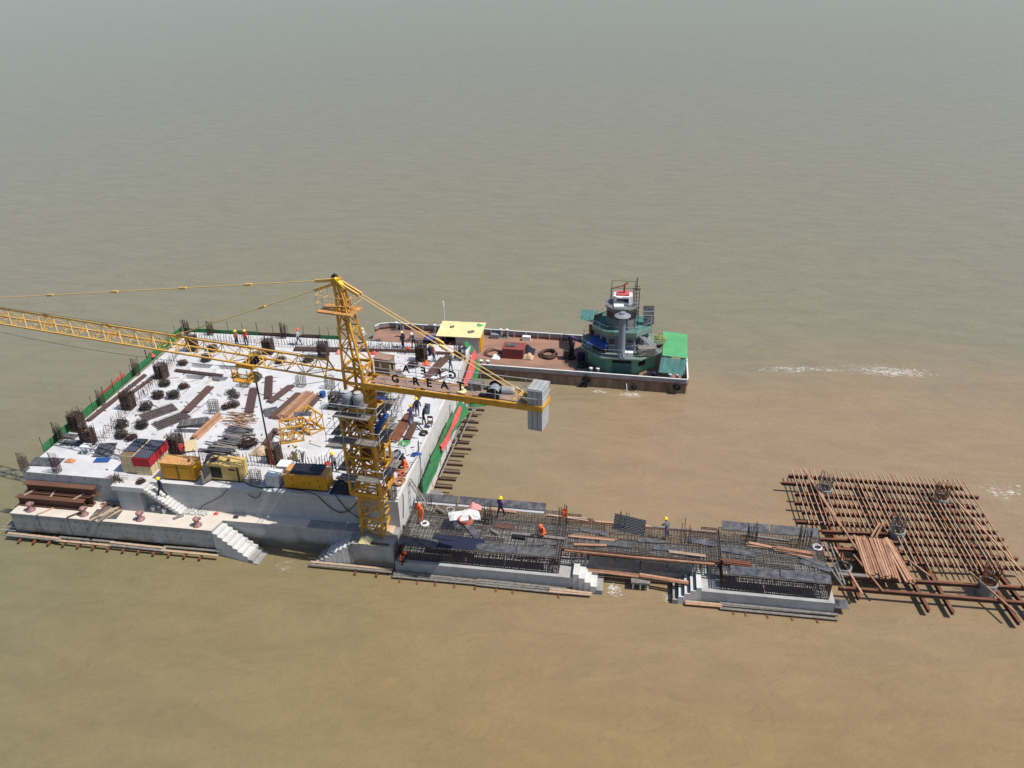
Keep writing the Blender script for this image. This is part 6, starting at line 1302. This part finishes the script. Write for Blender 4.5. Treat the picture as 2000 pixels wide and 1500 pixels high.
POSES = dict(
    stand=pose(arms=((.1, .06), (.12, .02)), step=.05), walk=pose(arms=((.08, .2), (.08, -.15)), step=.28),
    work=pose(lean=.25, hands=((-.18, .45, 1.1), (.2, .42, 1.05)), head=(0, .06), step=.12), bend=pose(hip=(0, -.1, .88), lean=1.0, hands=((-.2, .62, .55), (.2, .6, .5)), head=(0, .08), step=.1),
    crouch=pose(hip=(0, 0, .38), lean=.45, hands=((-.18, .55, .35), (.2, .5, .3)), feet=((-.16, .12, .07), (.16, .05, .07)), knees=((-.2, .4, .5), (.2, .36, .52))),
    sit=pose(hip=(0, 0, .2), lean=.15, hands=((-.2, .4, .4), (.2, .42, .38)), feet=((-.15, .7, .07), (.18, .65, .07)), knees=((-.2, .38, .42), (.22, .36, .4))))
BODY = {}
def helmet_mesh():
    mb = MB().lathe((0, 0, 0), [(.17, -.015), (.175, 0), (.135, .02), (.13, .07), (.1, .12), (.05, .145), (.01, .15)], 14)
    mb.box((0, .13, .0), (.2, .12, .018)); return mb
def person(lb, x, y, z, rz, ps, top, legs, hat='yellow', vest=None, group=None):
    if ps not in BODY: BODY[ps] = body_mesh('person_' + ps, POSES[ps], RAD)
    t = thing('person', lb, 'person', (x, y, z), rz, group)
    b = bpy.data.objects.new('body', BODY[ps]); C.objects.link(b); b.parent = t
    for i, m in enumerate(('skin', top, legs, 'black')): b.material_slots[i].link = 'OBJECT'; b.material_slots[i].material = M[m]
    hd = Vector(POSES[ps]['head']); cr = Vector(POSES[ps]['crown']); d = (cr - hd).normalized()
    if hat not in PROTO: PROTO[hat] = helmet_mesh().build('helmet_source', hat); me = PROTO[hat].data; bpy.data.objects.remove(PROTO[hat]); PROTO[hat] = me
    if 'hair' == hat: pass
    h = bpy.data.objects.new('helmet' if hat != 'black' else 'hair', PROTO[hat]); C.objects.link(h); h.parent = t; h.location = hd + d * .05; h.rotation_euler = d.to_track_quat('Z', 'Y').to_euler()
    if vest:
        w, c, nk = (Vector(POSES[ps][k]) for k in ('waist', 'chest', 'neck')); a = (c - w).normalized(); mb = MB(); hp = Vector(POSES[ps]['hip'])
        sx = Vector((1, 0, 0)); fy = a.cross(sx); prof = [(hp + a * .06, .19, .16), (w, .19, .165), (c, .225, .19), (c + a * .1, .2, .16)]
        vs = [p + sx * rx * math.cos(q) + fy * ry * math.sin(q) for p, rx, ry in prof for q in [6.283 * i / 12 for i in range(12)]]
        mb.add(vs, [(k * 12 + i, k * 12 + (i + 1) % 12, (k + 1) * 12 + (i + 1) % 12, (k + 1) * 12 + i) for k in range(3) for i in range(12)]); mb.build('vest', vest, t, local=True, smooth=True)
    return t
PI = math.pi
person('person in orange vest and yellow helmet on the barge side of the deck', 6.70, 25.82, ZD, 2.6, 'stand', 'grey_cloth', 'navy', 'yellow', 'orange')
person('person in red shirt and yellow helmet beside the orange vest', 7.55, 26.04, ZD, -2.4, 'stand', 'red_cloth', 'navy', 'yellow')
person('person in white shirt and jeans walking alone on the barge side', 12.81, 26.89, ZD, -1.2, 'walk', 'white_cloth', 'jeans', 'orange')
person('person in patterned shirt walking behind the crane tower head', 19.46, 27.78, ZD, 1.5, 'walk', 'white_cloth', 'grey_cloth', 'cream')
person('person in navy clothes standing on the barge side edge', 23.64, 27.42, ZD, 1.2, 'stand', 'navy', 'navy', 'cream')
person('person in dark clothes beside the navy clothed one on the barge side', 24.72, 27.54, ZD, 2.8, 'work', 'grey_cloth', 'navy', 'white')
person('person in pink shirt standing near the orange sack', 27.52, 24.77, ZD, 2.2, 'stand', 'pink', 'jeans', 'cream')
person('person in dark top crouching behind the pink shirted one', 26.87, 25.93, ZD, .4, 'crouch', 'navy', 'navy', 'yellow')
person('person in dark shirt crouching under the counter jib letters', 29.49, 23.05, ZD, -1, 'work', 'grey_cloth', 'grey_cloth', 'cream')
person('person in navy jacket with bright helmet standing behind the two others', 28.60, 14.40, ZD, .6, 'stand', 'navy', 'grey_cloth', 'yellow')
person('person in purple shirt with bright helmet bending to a hose', 28.44, 13.01, ZD, .2, 'work', 'purple', 'jeans', 'yellow')
person('bare headed person in black holding a panel', 29.47, 13.14, ZD, -1.2, 'work', 'black', 'black', 'black')
person('person in white shirt and yellow helmet behind the orange generator', 24.42, 5.45, ZD, 2.9, 'stand', 'white_cloth', 'navy', 'yellow')
person('person with pale helmet bending near the brown bag', 21.43, 6.49, ZD, 1.2, 'bend', 'white_cloth', 'grey_cloth', 'yellow')
person('person in orange seated among cable coils on the deck corner', 29.88, 6.57, ZD, 2.2, 'crouch', 'orange', 'orange', 'black')
person('person in dark clothes seated beside the orange clothed one', 29.47, 7.16, ZD, 2.6, 'sit', 'navy', 'navy', 'black')
person('person in blue jacket with yellow helmet at the side of the mast', 29.11, 4.89, ZD, 2.4, 'stand', 'navy', 'grey_cloth', 'yellow')
person('person in dark clothes climbing down the deck stairs', 11.95, 1.85, 3.55, 2.6, 'walk', 'navy', 'navy', 'yellow')
person('person in red squatting behind the orange generator', 11.40, 6.09, ZD, .5, 'crouch', 'red_cloth', 'navy', 'black')
person('person in orange overalls standing by the wall on the long cap', 31.78, 2.77, ZC + .02, 2.9, 'stand', 'orange', 'orange', 'orange')
person('person in purple with yellow helmet walking on the long cap', 37.51, 4.28, ZC + .04, -.5, 'walk', 'purple', 'navy', 'yellow')
person('person in orange crouching at the stair end of the long cap', 40.99, 2.56, ZC + .03, 2.4, 'crouch', 'orange', 'orange', 'orange')
person('person in orange vest crouching on the plinth of the long cap', 31.0, -.3, .99, -1.3, 'crouch', 'navy', 'navy', 'orange', 'orange')
person('person in grey with bright helmet standing on the link', 49.67, 3.26, ZC + .03, .6, 'work', 'grey_cloth', 'grey_cloth', 'yellow')
person('person in blue seated beside the machinery on the barge', 24.9, 34.6, BD, -1, 'sit', 'tarp_blue', 'navy', 'white')
person('person in pink seated in the shade of the barge hut', 26.6, 34.9, BD, 1, 'sit', 'pink', 'navy', 'black')
person('person in dark clothes seated inside the open side of the hut', 25.8, 35.3, BD, 1.5, 'sit', 'navy', 'navy', 'black')
tag(MB().sheet((0, 0, 0), (.4, 0, 0), (0, .1, .7), 4, 4, lambda a, b: rnd(0, .05), .02).build('orange_flag', 'orange', loc=None), 'orange cloth hung on the bars at the end of the long cap', 'cloth').location = (42.1, 4.0, ZC + .7)

# ---------------------------------------------------------------- foam on the water
def foam_material():
    m = bpy.data.materials.new('foam'); m.use_nodes = True; n = m.node_tree.nodes; L = m.node_tree.links; b = n['Principled BSDF']; b.inputs['Base Color'].default_value = (.75, .71, .63, 1); b.inputs['Roughness'].default_value = .8
    g = n.new('ShaderNodeNewGeometry'); mp = n.new('ShaderNodeMapping'); mp.inputs['Scale'].default_value = (.8, 1.5, 1); L.new(g.outputs['Position'], mp.inputs[0])
    t = n.new('ShaderNodeTexNoise'); t.inputs['Scale'].default_value = 2.2; t.inputs['Detail'].default_value = 8; t.inputs['Roughness'].default_value = .72; t.inputs['Distortion'].default_value = 1.5; L.new(mp.outputs[0], t.inputs['Vector'])
    a = n.new('ShaderNodeAttribute'); a.attribute_name = 'cover'; s = n.new('ShaderNodeMath'); s.operation = 'ADD'; L.new(t.outputs['Fac'], s.inputs[0]); L.new(a.outputs['Fac'], s.inputs[1])
    r = n.new('ShaderNodeMapRange'); r.inputs[1].default_value = .84; r.inputs[2].default_value = 1.0; L.new(s.outputs[0], r.inputs[0]); L.new(r.outputs[0], b.inputs['Alpha']); M['foam'] = m
foam_material()
def foam(lb, cx_, cy_, sx, sy, rz, dens):
    n = 16; mb = MB().sheet((-sx / 2, -sy / 2, 0), (sx, 0, 0), (0, sy, 0), n, n, lambda a, b: 0); o = mb.build('foam_patch', 'foam'); o.location = (cx_, cy_, .02); o.rotation_euler = (0, 0, rz)
    at_ = o.data.attributes.new('cover', 'FLOAT', 'POINT')
    for i in range(len(o.data.vertices)): u, v = (i % (n + 1)) / n * 2 - 1, (i // (n + 1)) / n * 2 - 1; at_.data[i].value = dens * max(0, 1 - (u * u + v * v)) - .02
    tag(o, lb, 'foam'); o['kind'] = 'stuff'
foam('white foam where the water jet meets the river', 46.4, yn(46) - 1.1, 5.0, 2.6, -.1, .42)
foam('foam along the barge side near the half sunk tyre', 43.2, yn(43) - .9, 4.4, 1.6, -.1, .4)
foam('broken white wavelets in the current below the stern', 72.36, 36.78, 18, 5, -.05, .42)
foam('long faint foam line curling off the barge stern', 63.58, 36.09, 20, 3.5, .1, .38)
foam('light foam between the two water stairs', 22.3, -.6, 4.5, 3.0, .2, .36)
foam('foam swirling at the end of the long cap stairs', 46.2, .2, 2.2, 3.2, .2, .42)
foam('foam swirling at the foot of the shorter cap stairs', 50.0, .1, 1.8, 3.0, -.2, .42)
foam('scattered wavelets beyond the falsework corner', 76.76, 15.97, 9, 7, 0, .36)
